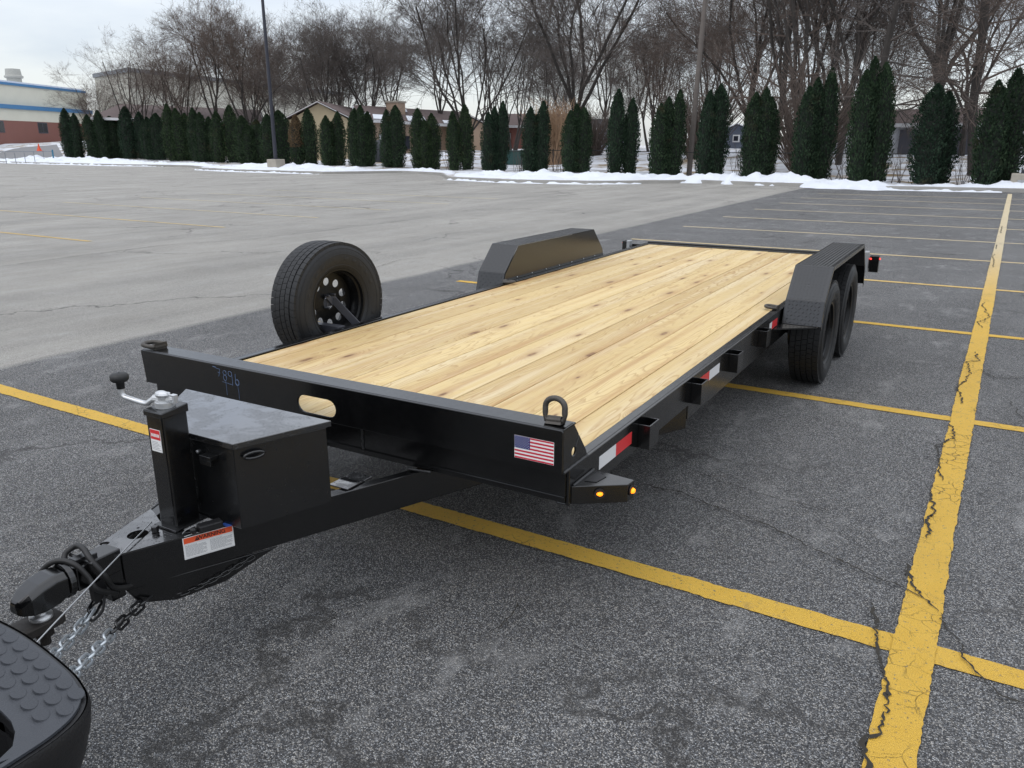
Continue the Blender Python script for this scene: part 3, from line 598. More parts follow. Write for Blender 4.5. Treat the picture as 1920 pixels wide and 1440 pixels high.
# flag decal
fl = MB(); x0, x1, z0, z1, y = .886, 1.035, .636, .7165, -.0204
fl.mat(0).box(x0, x1, y - .0006, y, z0, z1)
hgt = (z1 - z0) / 13
for i in range(0, 13, 2): fl.mat(1).box(x0 + .001, x1 - .001, y - .0010, y - .0007, z0 + hgt * i + (.0008 if i == 0 else 0), z0 + hgt * (i + 1) - (.0008 if i == 12 else 0))
cx1 = x0 + (x1 - x0) * .40; cz0 = z0 + hgt * 6
fl.mat(2).box(x0 + .001, cx1, y - .0014, y - .0011, cz0, z1 - .0008)
fl.mat(0)
for r_ in range(9):
    for c_ in range(6 if r_ % 2 == 0 else 5):
        px = x0 + (cx1 - x0) * ((c_ * 2 + 1 + (r_ % 2)) / 12); pz = cz0 + (z1 - cz0) * (r_ + .9) / 9.8
        st = [(px + .0021 * (1 if k_ % 2 == 0 else .42) * math.sin(k_ * math.pi / 5), y - .0017, pz + .0021 * (1 if k_ % 2 == 0 else .42) * math.cos(k_ * math.pi / 5)) for k_ in range(10)]
        fl.add(st, [tuple(range(10))])
tag(fl.build('flag_decal', [M['white'], M['fred'], M['fblue']], hbo, fixn=False), 'stars and stripes flag sticker')
# chalk writing 7896 with drips
ch = MB()
def stroke(ps, r=.0011): ch.tube([(x, -.0208, z) for x, z in ps], r, 4)
def arc(cx, cz, rx, rz, a0, a1, n=12): return [(cx + rx * math.cos(rad(a0 + (a1 - a0) * i / n)), cz + rz * math.sin(rad(a0 + (a1 - a0) * i / n))) for i in range(n + 1)]
bxx, bz = -.560, .700
stroke([(bxx - .012, .745), (bxx + .012, .742), (bxx + .002, bz + .01)]); stroke([(bxx - .002, .728), (bxx + .012, .726)])
stroke(arc(bxx + .040, .731, .010, .010, 0, 360)); stroke(arc(bxx + .040, .709, .010, .012, 0, 360))
stroke(arc(bxx + .072, .731, .011, .011, 0, 360)); stroke([(bxx + .083, .731), (bxx + .084, .700), (bxx + .082, .682)])
stroke([(bxx + .104, .735)] + arc(bxx + .112, .698, .011, .013, 150, 510)[:14]); stroke(arc(bxx + .112, .700, .010, .012, 0, 360))
stroke([(bxx + .042, .697), (bxx + .043, .665), (bxx + .042, .634)], .0008); stroke([(bxx + .113, .685), (bxx + .116, .655), (bxx + .115, .626)], .0008); stroke([(bxx + .02, .690), (bxx + .085, .684)], .0007)
stroke([(bxx - .03, .750), (bxx - .012, .748)], .0016)
tag(ch.build('chalk_number', M['chalk'], hbo), 'pale blue handwritten number 7896')

# weld marks where the tongue meets the front beam
for x_, z0_, z1_ in ((.175, .50, .60), (.395, .475, .484), (-.395, .475, .484), (-.175, .50, .60)):
    MB().tube([(x_ + .002 * math.sin(i * 2.1) + (i * .012 if z1_ < .5 else 0), .0285 - (.008 if z1_ < .5 else 0), z0_ + (z1_ - z0_) * i / 9) for i in range(10)], [.004 + .0015 * (i % 2) for i in range(10)], 6).build('weld_bead', M['weld'], T, smooth=True)
# D-rings
def dring(name, base, up, side, lab=None):
    """weld lug with a D ring; up = direction ring stands, side = axis of the ring foot"""
    base = Vector(base); up = Vector(up).normalized(); side = Vector(side).normalized(); th = up.cross(side)
    lug = MB(); lug.tube([base - side * .026, base + side * .026], .0135, 12); lug.prism([base + side * a_ + th * b_ - up * .012 for a_, b_ in ((-.03, -.02), (.03, -.02), (.03, .02), (-.03, .02))], [base + side * a_ + th * b_ for a_, b_ in ((-.026, -.008), (.026, -.008), (.026, .008), (-.026, .008))])
    o_ = lug.build(name, M['rawsteel'], T, bevel=.001)
    pts = [base + side * -.034] + [base + side * (.036 * math.cos(t)) + up * (.042 + .030 * math.sin(t)) for t in [math.pi - i * math.pi / 12 for i in range(13)]] + [base + side * .034]
    pts.insert(1, base + side * -.036 + up * .02); pts.insert(-1, base + side * .036 + up * .02)
    MB().tube(pts, .0100, 10, closed=True).build('ring', M['rawsteel'], o_, smooth=True); return o_
dring('d_ring', (1.012, .028, .777), (-.06, .12, 1), (1, .0, .06))
dring('d_ring', (-1.0, .028, .777), (-1, -.12, .12), (.1, 1, .0))
dring('d_ring', (1.038, 3.155, .618), (-1, .05, .08), (.05, 1, 0)); dring('d_ring', (-1.038, 3.155, .618), (1, .05, .08), (.05, -1, 0))
# stake pockets
for s_ in (1, -1):
    for yc in (.705, 1.37, 2.0, 2.64, 5.45):
        x0, x1 = H + .0005, H + .050; y0, y1 = yc - .052, yc + .052; t = .0055
        MB().ext([(s_ * x0, y0), (s_ * x1, y0), (s_ * x1, y1), (s_ * x0, y1), (s_ * x0, y1 - t), (s_ * (x1 - t), y1 - t), (s_ * (x1 - t), y0 + t), (s_ * x0, y0 + t)], .478, .578).build('stake_pocket', M['black'], T, bevel=.001)
# reflective tape
def tape(y0, y1, ym, first, s_=1):
    mb = MB(); x = s_ * (H + .0004)
    for (a_, b_), m in (((y0, ym), first), ((ym + .0004, y1), 1 - first)): mb.mat(m).box(min(x, x + s_ * .0006), max(x, x + s_ * .0006), a_, b_, .519, .5695)
    mb.build('reflective_tape', [M['silver'], M['red']], T, fixn=False)
tape(.276, .584, .428, 0); tape(1.445, 1.776, 1.60, 1); tape(2.86, 3.075, 2.925, 0)
tape(.276, .584, .428, 0, -1)
# marker light brackets
for s_ in (1, -1):
    pt = [(H + .0005, .052), (1.224, .163), (1.228, .212), (1.120, .222), (H + .0005, .222)]
    o_ = MB().ext([(s_ * x, y) for x, y in pt], .474, .5400).build('marker_bracket', M['black'], T, bevel=.002)
    MB().ext([(s_ * x, y) for x, y in [(1.085, .115), (1.125, .125), (1.135, .185), (1.09, .205)]], .5403, .5425).build('grip_pad', M['dplastic'], o_)
    MB().tube([(s_ * (H + .004), .06 + i * .018, .541) for i in range(10)], .006, 6).build('weld_bead', M['weld'], o_, smooth=True)
    n_ = Vector((s_ * .111, -.158, 0)).normalized(); c_ = Vector((s_ * 1.146, .106, .512)) + n_ * .001
    u_ = Vector((n_.y, -n_.x, 0))
    MB().tube([c_, c_ + n_ * .004], .019, 16).build('grommet', M['cable'], o_)
    MB().prism([c_ + n_ * .0045 + u_ * (.0115 * math.cos(t)) + Vector((0, 0, .0075 * math.sin(t))) for t in [i * math.pi / 8 for i in range(16)]], [c_ + n_ * .012 + u_ * (.008 * math.cos(t)) + Vector((0, 0, .0052 * math.sin(t))) for t in [i * math.pi / 8 for i in range(16)]]).build('marker_light', M['amber'], o_, smooth=True)
    c_ = Vector((s_ * 1.2275, .188, .510)); n_ = Vector((s_, -.08, 0))
    MB().tube([c_, c_ + n_ * .004], .018, 16).build('grommet', M['cable'], o_)
    MB().prism([c_ + n_ * .0045 + Vector((0, .013 * math.cos(t), .010 * math.sin(t))) for t in [i * math.pi / 8 for i in range(16)]], [c_ + n_ * .013 + Vector((0, .009 * math.cos(t), .007 * math.sin(t))) for t in [i * math.pi / 8 for i in range(16)]]).build('marker_light', M['amber'], o_, smooth=True)
# fenders with raised tread plate
PRO = [(3.165, .515), (3.215, .672), (3.425, .873), (4.885, .873), (5.095, .672), (5.14, .515)]
for s_ in (1, -1):
    xi, xo, t = 1.0825, 1.326, .005; mb = MB()
    for (ya, za), (yb, zb) in zip(PRO, PRO[1:]):
        d = Vector((0, yb - ya, zb - za)).normalized(); n_ = Vector((0, -d.z, d.y)) * t
        mb.prism([(s_ * xi, ya, za), (s_ * xo, ya, za), (s_ * xo, ya - n_.y, za - n_.z), (s_ * xi, ya - n_.y, za - n_.z)], [(s_ * xi, yb, zb), (s_ * xo, yb, zb), (s_ * xo, yb - n_.y, zb - n_.z), (s_ * xi, yb - n_.y, zb - n_.z)])
    # outer down-turned edge
    low = lambda y, z: (y * .985 + 4.152 * .015, z - .028)
    for (ya, za), (yb, zb) in zip(PRO, PRO[1:]): mb.prism([(s_ * (xo - .004), ya, za), (s_ * xo, ya, za), (s_ * xo, *low(ya, za)), (s_ * (xo - .004), *low(ya, za))], [(s_ * (xo - .004), yb, zb), (s_ * xo, yb, zb), (s_ * xo, *low(yb, zb)), (s_ * (xo - .004), *low(yb, zb))])
    fo = mb.build('fender', M['tread'], T, bevel=.0015)
    MB().extx([(y + (.006 if y < 4.15 else -.006), z - (.006 if z > .52 else 0)) for y, z in PRO], s_ * 1.0775, s_ * 1.0822).build('side_panel', M['black'], fo)
    MB().box(*sorted((s_ * 1.066, s_ * 1.0775)), 3.22, 5.09, .6085, .618).build('base_strip', M['black'], fo, bevel=.001)
    MB().ext([(s_ * 1.067, 2.98), (s_ * 1.30, 3.16), (s_ * 1.30, 3.19), (s_ * 1.067, 3.19)], .505, .5135).build('bracket', M['blackm'], fo)
    for i in range(7): MB().ball((s_ * 1.0745, 3.4 + i * .25, .6195), .006, 8, 4).build('bolt_head', M['galv'], fo, smooth=True)
    tp = MB(); pitch = .0235
    for (ya, za), (yb, zb) in zip(PRO, PRO[1:]):
        L = math.hypot(yb - ya, zb - za); d = Vector((0, yb - ya, zb - za)) / L; n_ = Vector((0, -d.z, d.y)); nu = int(L / pitch); nv = int((xo - xi - .01) / pitch)
        for i in range(nu):
            for j in range(nv):
                c_ = Vector((s_ * (xi + .012 + (j + .5) * pitch), ya, za)) + d * ((i + .5) * L / nu); a_ = rad(45 if (i + j) % 2 else -45)
                ax = (d * math.cos(a_) + Vector((1, 0, 0)) * math.sin(a_)); bx_ = ax.cross(n_)
                tp.add([c_ + ax * .0115, c_ + bx_ * .0038, c_ - ax * .0115, c_ - bx_ * .0038, c_ + ax * .004 + n_ * .0022, c_ - ax * .004 + n_ * .0022], [(0, 1, 4), (1, 2, 5, 4), (2, 3, 5), (3, 0, 4, 5)])
    tp.build('tread_pattern', M['tread'], fo, kind='stuff')
# wheels
def make_wheel():
    w = empty('wheel', (0, 0, 0))
    ty = MB(); prof = [(-.078, .204), (-.088, .212), (-.104, .245), (-.113, .288), (-.110, .322), (-.098, .347), (-.086, .3585), (-.03, .3600), (.03, .3600), (.086, .3585), (.098, .347), (.110, .322), (.113, .288), (.104, .245), (.088, .212), (.078, .204)]
    ty.lathe(prof, n=72); t_ = ty.build('tyre', M['rubber'], w, smooth=True)
    sw = MB()                                                           # sidewall rings and shoulder ribs
    for r_, x_ in ((.236, .1005), (.300, .1128), (.333, .1062)):
        for sg in (1, -1): sw.lathe([(sg * x_, r_ - .0025), (sg * (x_ + .0016), r_), (sg * (x_ - .0005), r_ + .0025)], n=72)
    for i in range(26):                                                   # raised moulding blocks round the sidewall
        if i % 13 in (5, 6, 11, 12): continue
        for sg in (1, -1):
            a0 = 2 * math.pi * i / 26; a1 = a0 + .12; sw.add([(sg * x_, r_ * math.cos(t), r_ * math.sin(t)) for x_, r_, t in ((.1085, .262, a0), (.1085, .262, a1), (.1128, .284, a1), (.1128, .284, a0), (.1096, .264, a0 + .02), (.1096, .264, a1 - .02), (.1139, .282, a1 - .02), (.1139, .282, a0 + .02))], [(4, 5, 6, 7), (0, 1, 5, 4), (1, 2, 6, 5), (2, 3, 7, 6), (3, 0, 4, 7)])
    sw.build('sidewall_ring', M['rubber'], w, smooth=True)
    tr = MB(); rows = [(-.095, -.060, 56, .0), (-.055, -.022, 62, .4), (-.017, .017, 62, .1), (.022, .055, 62, .6), (.060, .095, 56, .3)]
    for xa, xb, n, ph in rows:
        for i in range(n):
            a0 = 2 * math.pi * (i + ph) / n; a1 = a0 + 2 * math.pi / n * .94; am = (a0 + a1) / 2; ri, ro = .352, .3705 - (.003 if abs(xa + xb) > .14 else 0); sl = .004 * (1 if xa + xb > 0 else -1) / .36
            P_ = lambda x, r, a_: (x, r * math.cos(a_ + sl * (x - xa) / (xb - xa)), r * math.sin(a_ + sl * (x - xa) / (xb - xa)))
            tr.add([P_(xa, ri, a0), P_(xb, ri, a0), P_(xb, ri, a1), P_(xa, ri, a1), P_(xa, ro, a0), P_(xb, ro, a0), P_(xb, ro, a1), P_(xa, ro, a1), P_(xa, ro + .0004, am), P_(xb, ro + .0004, am)],
                   [(4, 5, 9, 8), (8, 9, 6, 7), (0, 1, 5, 4), (1, 2, 6, 9, 5), (2, 3, 7, 6), (3, 0, 4, 8, 7)])
    tr.build('tread_blocks', M['rubber'], w, kind='stuff')
    rm = MB(); rm.lathe([(.084, .214), (.090, .212), (.088, .202), (.070, .198), (.062, .188), (.030, .184), (-.030, .180), (-.062, .188), (-.070, .198), (-.088, .202), (-.090, .212), (-.084, .214)], n=56)
    holes = [circle(.128 * math.cos(a_), .128 * math.sin(a_), .024, 14) for a_ in [i * math.pi / 5 for i in range(10)]] + [circle(0, 0, .042, 18)]
    rm.plate(circle(0, 0, .183, 48), holes, lambda u, v, q: (-.012 + q - .018 * (1 - (math.hypot(u, v) / .183)) + (.012 if math.hypot(u, v) < .1 else 0), u, v), .006)
    rm.build('rim', M['rim'], w, bevel=0, smooth=False)
    hb_ = MB(); hb_.lathe([(-.03, .041), (.035, .040), (.045, .034), (.047, .001)], n=24)
    for i in range(6): a_ = i * math.pi / 3; hb_.tube([(-.01, .07 * math.cos(a_), .07 * math.sin(a_)), (.014, .07 * math.cos(a_), .07 * math.sin(a_))], .010, 6)
    hb_.build('hub', M['blackm'], w)
    return w
W0 = make_wheel()
first = True
for s_ in (1, -1):
    for y in (3.72, 4.60):
        w = W0 if first else copy_tree(W0, T); first = False
        w.parent = T; w.location = Vector((s_ * 1.20, y, .3705)) - ORG[T.name]; w.rotation_euler = (random.uniform(0, 6), 0, 0 if s_ > 0 else math.pi)
sp = copy_tree(W0, T); sp.name = 'spare_wheel'; sp.location = Vector((-1.232, 1.385, .728)) - ORG[T.name]; sp.rotation_euler = (.35, 0, rad(-3))
for ch_ in list(sp.children):
    if ch_.name.startswith('hub'): D.objects.remove(ch_)
smn = MB(); smn.beam((-1.07, 1.30, .59), (-1.30, 1.30, .59), .06, .05); smn.beam((-1.30, 1.385, .56), (-1.30, 1.385, .84), .07, .03)
smn.prism([(-1.224, 1.335, .775), (-1.224, 1.435, .760), (-1.224, 1.40, .705)], [(-1.218, 1.335, .775), (-1.218, 1.435, .760), (-1.218, 1.40, .705)])
smn.beam((-1.218, 1.405, .745), (-1.09, 1.47, .585), .012, .045); smn.beam((-1.30, 1.385, .73), (-1.23, 1.385, .73), .05, .05)
for z_, y_ in ((.775, 1.36), (.775, 1.41), (.70, 1.355)): smn.tube([(-1.25, y_, z_), (-1.205, y_, z_)], .008, 6)
smn.build('spare_mount', plain('grey_satin_bracket', (.05, .052, .062), .45), T, bevel=.002)
# axles, springs, jack-side bits under the deck
for y in (3.72, 4.60):
    ax = MB(); ax.tube([(-1.09, y, .3705), (1.09, y, .3705)], .038, 12)
    for s_ in (1, -1): ax.beam((s_ * .93, y - .34, .43), (s_ * .93, y, .415), .05, .03); ax.beam((s_ * .93, y, .415), (s_ * .93, y + .34, .43), .05, .03); ax.tube([(s_ * 1.04, y, .3705), (s_ * 1.075, y, .3705)], .13, 20)
    ax.build('axle', M['blackm'], T)
# lit rear lamps
for s_ in (1, -1):
    o_ = MB().box(*sorted((s_ * 1.235, s_ * 1.318)), 6.17, 6.25, .470, .622).build('tail_light_box', M['black'], T, bevel=.003)
    MB().ball((s_ * 1.245, 6.165, .597), .009, 10, 6).build('marker_light', M['redl'], o_, smooth=True); MB().ball((s_ * 1.321, 6.20, .597), .009, 10, 6).build('marker_light', M['redl'], o_, smooth=True)
    MB().box(*sorted((s_ * 1.07, s_ * 1.235)), 6.20, 6.24, .50, .59).build('lamp_arm', M['black'], o_)
    MB().box(*sorted((s_ * 1.195, s_ * 1.232)), 6.08, 6.165, .475, .672 if s_ > 0 else .64).build('ramp_tube', M['galv'], T, bevel=.006)
# tongue sticker: WARNING
def text_mesh(txt, size):
    cu = D.curves.new('lettering', 'FONT'); cu.body = txt; cu.size = size; cu.align_x = 'CENTER'; cu.align_y = 'CENTER'; cu.offset = size * .02
    ob = D.objects.new('lettering', cu); COL.objects.link(ob); dg = bpy.context.evaluated_depsgraph_get(); dg.update()
    me = D.meshes.new_from_object(ob.evaluated_get(dg)); D.objects.remove(ob); D.curves.remove(cu)
    r_ = ([v.co.copy() for v in me.vertices], [tuple(p.vertices) for p in me.polygons]); D.meshes.remove(me); return r_
ang = math.atan(.42); du = Vector((math.sin(ang), math.cos(ang), 0)); nn = Vector((math.cos(ang), -math.sin(ang), 0)); o0 = Vector((TX(-.768), -.768, .392)) + nn * .0006
LBL = lambda u, v, k_: o0 + du * u + Vector((0, 0, v)) + nn * (.0004 * k_)
wl = MB()
def lq(m, u0, u1, v0, v1, k_): wl.mat(m).add([LBL(u0, v0, k_), LBL(u1, v0, k_), LBL(u1, v1, k_), LBL(u0, v1, k_)], [(0, 1, 2, 3)])
lq(0, 0, .158, 0, .074, 0); lq(1, .003, .155, .053, .072, 1)
for a_ in ((.003, .155, .003, .0036), (.003, .155, .0495, .0501)): lq(3, *a_, 1)
tv, tf = text_mesh('WARNING', .0185); wl.mat(2).add([LBL(.088 + v.x, .0625 + v.y, 2) for v in tv], tf)
wl.mat(2).add([LBL(.036, .056, 2), LBL(.052, .056, 2), LBL(.044, .070, 2)], [(0, 1, 2)]); wl.mat(1).add([LBL(.0433, .060, 3), LBL(.0447, .060, 3), LBL(.0447, .066, 3), LBL(.0433, .066, 3)], [(0, 1, 2, 3)])
random.seed(3)
for c_, (ua, ub) in enumerate(((.006, .072), (.082, .152))):
    for r_ in range(11):
        v = .0445 - r_ * .0036; u = ua
        if v < .006: break
        end = ub if r_ % 4 else ua + (ub - ua) * random.uniform(.5, .9)
        while u < end - .004: l_ = random.uniform(.003, .010); lq(3, u, min(u + l_, end), v, v + .0016, 1); u += l_ + .0014
tag(wl.build('warning_label', [M['white'], M['orange'], M['ink'], M['greyink']], T, fixn=False), 'orange and white WARNING label on the tongue')
# small things on the tongue: breakaway switch, blue tape, wiring, cable
MB().beam((.142, -.725, .487), (.168, -.655, .487), .034, .024).ball((.137, -.738, .487), .012, 8, 5).build('breakaway_switch', M['dplastic'], T, bevel=.004)
MB().ext([(.150, -.645), (.178, -.590), (.205, -.602), (.182, -.650)], .4712, .4735).build('tape_patch', M['blue'], T)
MB().box(.235, .325, -.235, -.10, .4688, .474).build('tongue_shelf', M['wet'], T, bevel=.002)
MB().tube(spline([(-.030, -.765, .486), (.05, -.912, .482), (.13, -1.065, .474), (.20, -1.20, .466), (.247, -1.29, .460), (.33, -1.44, .45)], 8), .0022, 6).build('breakaway_cable', M['galv'], T, smooth=True)
MB().tube(spline([(.115, -.70, .487), (.10, -.74, .478), (.115, -.765, .470), (.135, -.73, .474), (.15, -.70, .470)], 6), .0016, 5).build('switch_wire', M['galv'], T, smooth=True)
wh = MB(); wh.tube(spline([(.045, -.90, .352), (.058, -.94, .365), (.072, -.985, .395), (.088, -1.012, .45), (.058, -1.026, .498), (.012, -1.018, .520), (-.030, -1.014, .515), (-.045, -1.040, .498), (-.028, -1.052, .475), (-.01, -1.02, .455)], 8), .0085, 9)
wh.tube(spline([(.058, -.965, .36), (.088, -1.039, .418), (.073, -1.052, .462), (.047, -1.067, .500), (.007, -1.086, .512), (-.024, -1.110, .497), (-.038, -1.135, .46), (-.04, -1.15, .41), (-.03, -1.20, .34), (0, -1.35, .33), (0, -1.5, .36)], 8), .0080, 9)
wh.build('wiring_loom', M['cable'], T, smooth=True)
MB().box(.028, .05, -1.03, -.99, .36, .43).tube(spline([(.05, -1.0, .37), (.06, -1.02, .33), (.05, -1.05, .31), (.03, -1.04, .335), (.04, -1.0, .36)], 5), .004, 6).build('cable_clamp', M['dplastic'], T)
# safety chains
def chain(path, mat_fn, lab, lk=.066):
    P_ = spline(path, 30); L = [0]
    for a_, b_ in zip(P_, P_[1:]): L.append(L[-1] + (b_ - a_).length)
    def atl(s__):
        for i in range(len(L) - 1):
            if L[i + 1] >= s__: t = (s__ - L[i]) / (L[i + 1] - L[i]); return P_[i].lerp(P_[i + 1], t)
        return P_[-1]
    c_ = empty('safety_chain', P_[0], T); tag(c_, lab); pitch = lk * .74; n = int(L[-1] / pitch); me = None
    r_ = .0041 * lk / .058; wd = .205 * lk; hl = lk / 2 - wd; pts = []
    for t in [-90 + i * 22.5 for i in range(9)]: pts.append((hl + wd * math.cos(rad(t)), wd * math.sin(rad(t)), 0))
    for t in [90 + i * 22.5 for i in range(9)]: pts.append((-hl + wd * math.cos(rad(t)), wd * math.sin(rad(t)), 0))
    meshes = {}
    for i in range(n):
        a_, b_ = atl(i * pitch), atl((i + 1) * pitch); d = (b_ - a_).normalized(); mt = mat_fn(i / n)
        if mt.name not in meshes:
            o_ = MB().tube(pts, r_, 6, closed=True).build('chain_link', mt, c_, smooth=True, origin=(0, 0, 0)); meshes[mt.name] = o_.data
        else: o_ = D.objects.new('chain_link', meshes[mt.name]); COL.objects.link(o_); o_.parent = c_
        x_ = d; up = Vector((0, 0, 1)); y_ = up.cross(x_).normalized(); z_ = x_.cross(y_); m3 = Matrix((x_, y_, z_)).transposed() @ Matrix.Rotation(rad(90 * (i % 2) + 35), 3, 'X')
        o_.location = (a_ + b_) / 2 - P_[0]; o_.rotation_euler = m3.to_euler()
chain([(-.011, -.964, .350), (.069, -1.078, .332), (.145, -1.178, .345), (.205, -1.239, .37), (.36, -1.36, .44), (.48, -1.47, .50)], lambda t: M['chain'] if t > .08 else M['blackm'], 'bright zinc safety chain hanging from the coupler underside')
chain([(.058, -.862, .292), (.088, -.932, .298), (.164, -1.051, .32), (.27, -1.171, .36), (.36, -1.273, .40), (.474, -1.379, .46), (.58, -1.48, .51)], lambda t: M['chain'] if t > .24 else M['blackm'], 'zinc safety chain with black painted upper links')
chain([(.060, -.862, .292), (.094, -.80, .275), (.150, -.70, .295), (.205, -.57, .335)], lambda t: M['blackm'], 'thin black painted chain tail along the tongue skirt', .030)

# ================================================================== TOW TRUCK rear bumper corner
PT = empty('truck_bumper', (.2, -1.6, .3)); tag(PT, 'dark rear step bumper with raised oval grip bumps and ball hitch', 'truck bumper')
ZT = .65
def edge(n=24): # plan outline of the right rear corner of the bumper, seen from above
    return spline([(-1.0, -1.445, 0), (-.2, -1.44, 0), (.30, -1.437, 0), (.50, -1.437, 0), (.68, -1.457, 0), (.76, -1.474, 0), (.812, -1.496, 0), (.845, -1.530, 0), (.862, -1.575, 0), (.868, -1.635, 0), (.870, -1.80, 0), (.87, -2.1, 0)], 6)
E_ = edge(); inner = [(.845, -2.1), (.842, -1.80), (.838, -1.68), (.822, -1.640), (.79, -1.618), (.755, -1.606), (.71, -1.600), (-1.0, -1.600)]
sh = MB(); rings = [(ZT, .0), (ZT - .012, -.004), (ZT - .05, .002), (ZT - .11, .020), (ZT - .17, .045), (ZT - .24, .085)]
cen = Vector((.3, -1.85, 0)); m_ = len(E_); vs_ = []
for z_, off in rings:
    for p in E_: d = (p - cen).normalized(); q = p - d * off; vs_.append((q.x, q.y, z_ - .006))
sh.add(vs_, [(i * m_ + j, i * m_ + j + 1, (i + 1) * m_ + j + 1, (i + 1) * m_ + j) for i in range(len(rings) - 1) for j in range(m_ - 1)])
shell = sh.build('bumper_shell', M['dplastic'], PT, smooth=True)
MB().ext([(p.x, p.y) for p in [(q - (q - cen).normalized() * .004) for q in E_]] + inner, ZT - .05, ZT - .0075).build('bumper_core', M['dplastic'], PT)
Ei = [(p + (cen - p).normalized() * .012) for p in E_]
pad = MB().ext([(p.x, p.y) for p in Ei[:-2]] + [(.847, -1.66)] + inner[2:], ZT - .0065, ZT).build('step_pad', M['plastic'], PT, bevel=.004)
ib = [(x, y) for x, y in inner][::-1]; nb = len(ib)
MB().add([(x, y, ZT - .03) for x, y in ib] + [(x, y, ZT - .26) for x, y in ib] + [(-1.0, -2.1, ZT - .26)], [(i, i + 1, i + 1 + nb, i + nb) for i in range(nb - 1)] + [tuple(range(nb, 2 * nb + 1))]).build('corner_step', M['dplastic'], PT)
MB().ext([(-1.0, -1.66), (.48, -1.66), (.54, -1.70), (.56, -1.78), (.56, -2.1), (-1.0, -2.1)], ZT - .24, ZT + .03).build('body_corner', M['dplastic'], PT, bevel=.02)
bump0 = None; row = 0
def inside_pad(x, y): return y < -1.447 + (-.02 if x > .45 else 0) - max(0, x - .55) * .17 and y > -1.592 and x < .80
for i in range(-4, 22):
    for j in range(5):
        x = .012 + i * .0485 + (j % 2) * .024 ; y = -1.466 - j * .0335 - max(0, x - .5) * .13
        if y < -1.583 - max(0, x - .74) * .25 or x > .835 or x < -.15 or (x > .80 and j < 1): continue
        if bump0 is None:
            b0 = MB(); a0 = [(.0205 * math.cos(t), .0145 * math.sin(t)) for t in [k_ * math.pi / 10 for k_ in range(20)]]
            b0.prism([(p, q, 0) for p, q in a0], [(p * .96, q * .96, .0008 + .0056 * max(0, (.55 - q / .0145 * .5 - p / .0205 * .25)) ** 1.2) for p, q in a0]); bump0 = b0.build('tread_bump', M['plastic'], pad, smooth=False, origin=(0, 0, 0)); o_ = bump0
        else: o_ = bump0.copy(); COL.objects.link(o_)
        o_.location = Vector((x, y, ZT - .0002)) - ORG[pad.name]; o_.rotation_euler = (0, 0, rad(-18))
# ball mount and ball
MB().ext([(.02 + x, y) for x, y in [(-.032, -1.62), (.032, -1.62), (.032, -1.30), (.042, -1.23), (.042, -1.135), (.034, -1.122), (-.034, -1.122), (-.042, -1.135), (-.042, -1.23), (-.032, -1.30)]], .352, .378).build('ball_mount', M['brown'], PT, bevel=.003)
MB().lathe([(.378, .030), (.388, .030), (.390, .017), (.402, .017), (.415, .024), (.424, .0245), (.436, .018), (.441, .002)], (.02, -1.17, 0), 'z', 20).build('hitch_ball', M['zinc'], PT, smooth=True)
MB().tube([(.02, -1.17, .352), (.02, -1.17, .322)], .026, 6).tube([(.02, -1.17, .322), (.02, -1.17, .295)], .014, 12).build('ball_nut', M['brown'], PT)

# ================================================================== EVERGREENS
def cedar_mesh(seed, spires, dead=None):
    """columnar arborvitae clump of unit-ish size: height 1 -> scaled later; spires = (dx, dy, radius, height)"""
    rnd = random.Random(seed); mb = MB(); H0 = 4.2
    co = MB()
    for si, (dx, dy, r, h) in enumerate(spires):
        hh = h * H0
        prof = lambda t: r * ((.70 + 1.15 * t) if t < .22 else (.953 + .047 * (1 - abs(t - .35) / .2) if t < .5 else (1 - ((t - .5) / .5) ** 2.5) * .97 + .015))
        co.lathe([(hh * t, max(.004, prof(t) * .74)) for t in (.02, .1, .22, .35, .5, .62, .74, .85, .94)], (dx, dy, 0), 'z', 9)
        n = int(5200 * r * h / .45)
        for i in range(n):
            t = rnd.random() ** .92; az = rnd.uniform(0, 2 * math.pi); lump = 1 + .26 * noise.noise(Vector((math.cos(az) * 1.6 + seed, math.sin(az) * 1.6, t * 9)))
            rr = prof(t) * lump * (rnd.uniform(.70, 1.05) if rnd.random() < .88 else rnd.uniform(1.0, 1.16))
            p = Vector((dx + rr * math.cos(az), dy + rr * math.sin(az), hh * (.01 + t * .985)))
            out = Vector((math.cos(az), math.sin(az), 0)); d = (out * rnd.uniform(.15, .75) + Vector((0, 0, 1)) + Vector((rnd.uniform(-.3, .3), rnd.uniform(-.3, .3), 0))).normalized()
            L = rnd.uniform(.07, .17) * (1 - .3 * t); w = rnd.uniform(.014, .034); sd = d.cross(out.lerp(Vector((rnd.uniform(-1, 1), rnd.uniform(-1, 1), 0)), .5)).normalized() * w
            mb.mat(1 if dead == si and t > .35 else 0).add([p, p + d * L * .45 + sd, p + d * L, p + d * L * .5 - sd], [(0, 1, 2, 3)])
    return mb, co
VAR = [[(-.38, 0, .44, .98), (.36, .1, .46, .90), (0, -.2, .38, .80)], [(-.40, 0, .42, .90), (.34, .05, .48, 1.0)], [(-.42, .05, .40, 1.0), (.02, -.12, .42, .92), (.44, .05, .40, .84)], [(-.20, 0, .58, 1.0), (.36, .1, .46, .93)], [(-.34, 0, .50, .95), (.05, -.15, .45, 1.0), (.40, .1, .44, .90)]]
def tri_mesh(name, mb, mats):
    me = D.meshes.new(name); me.from_pydata(mb.v, [], mb.f)
    for m in mats: me.materials.append(m)
    if len(mats) > 1: me.polygons.foreach_set('material_index', mb.mi)
    return me
CM = []
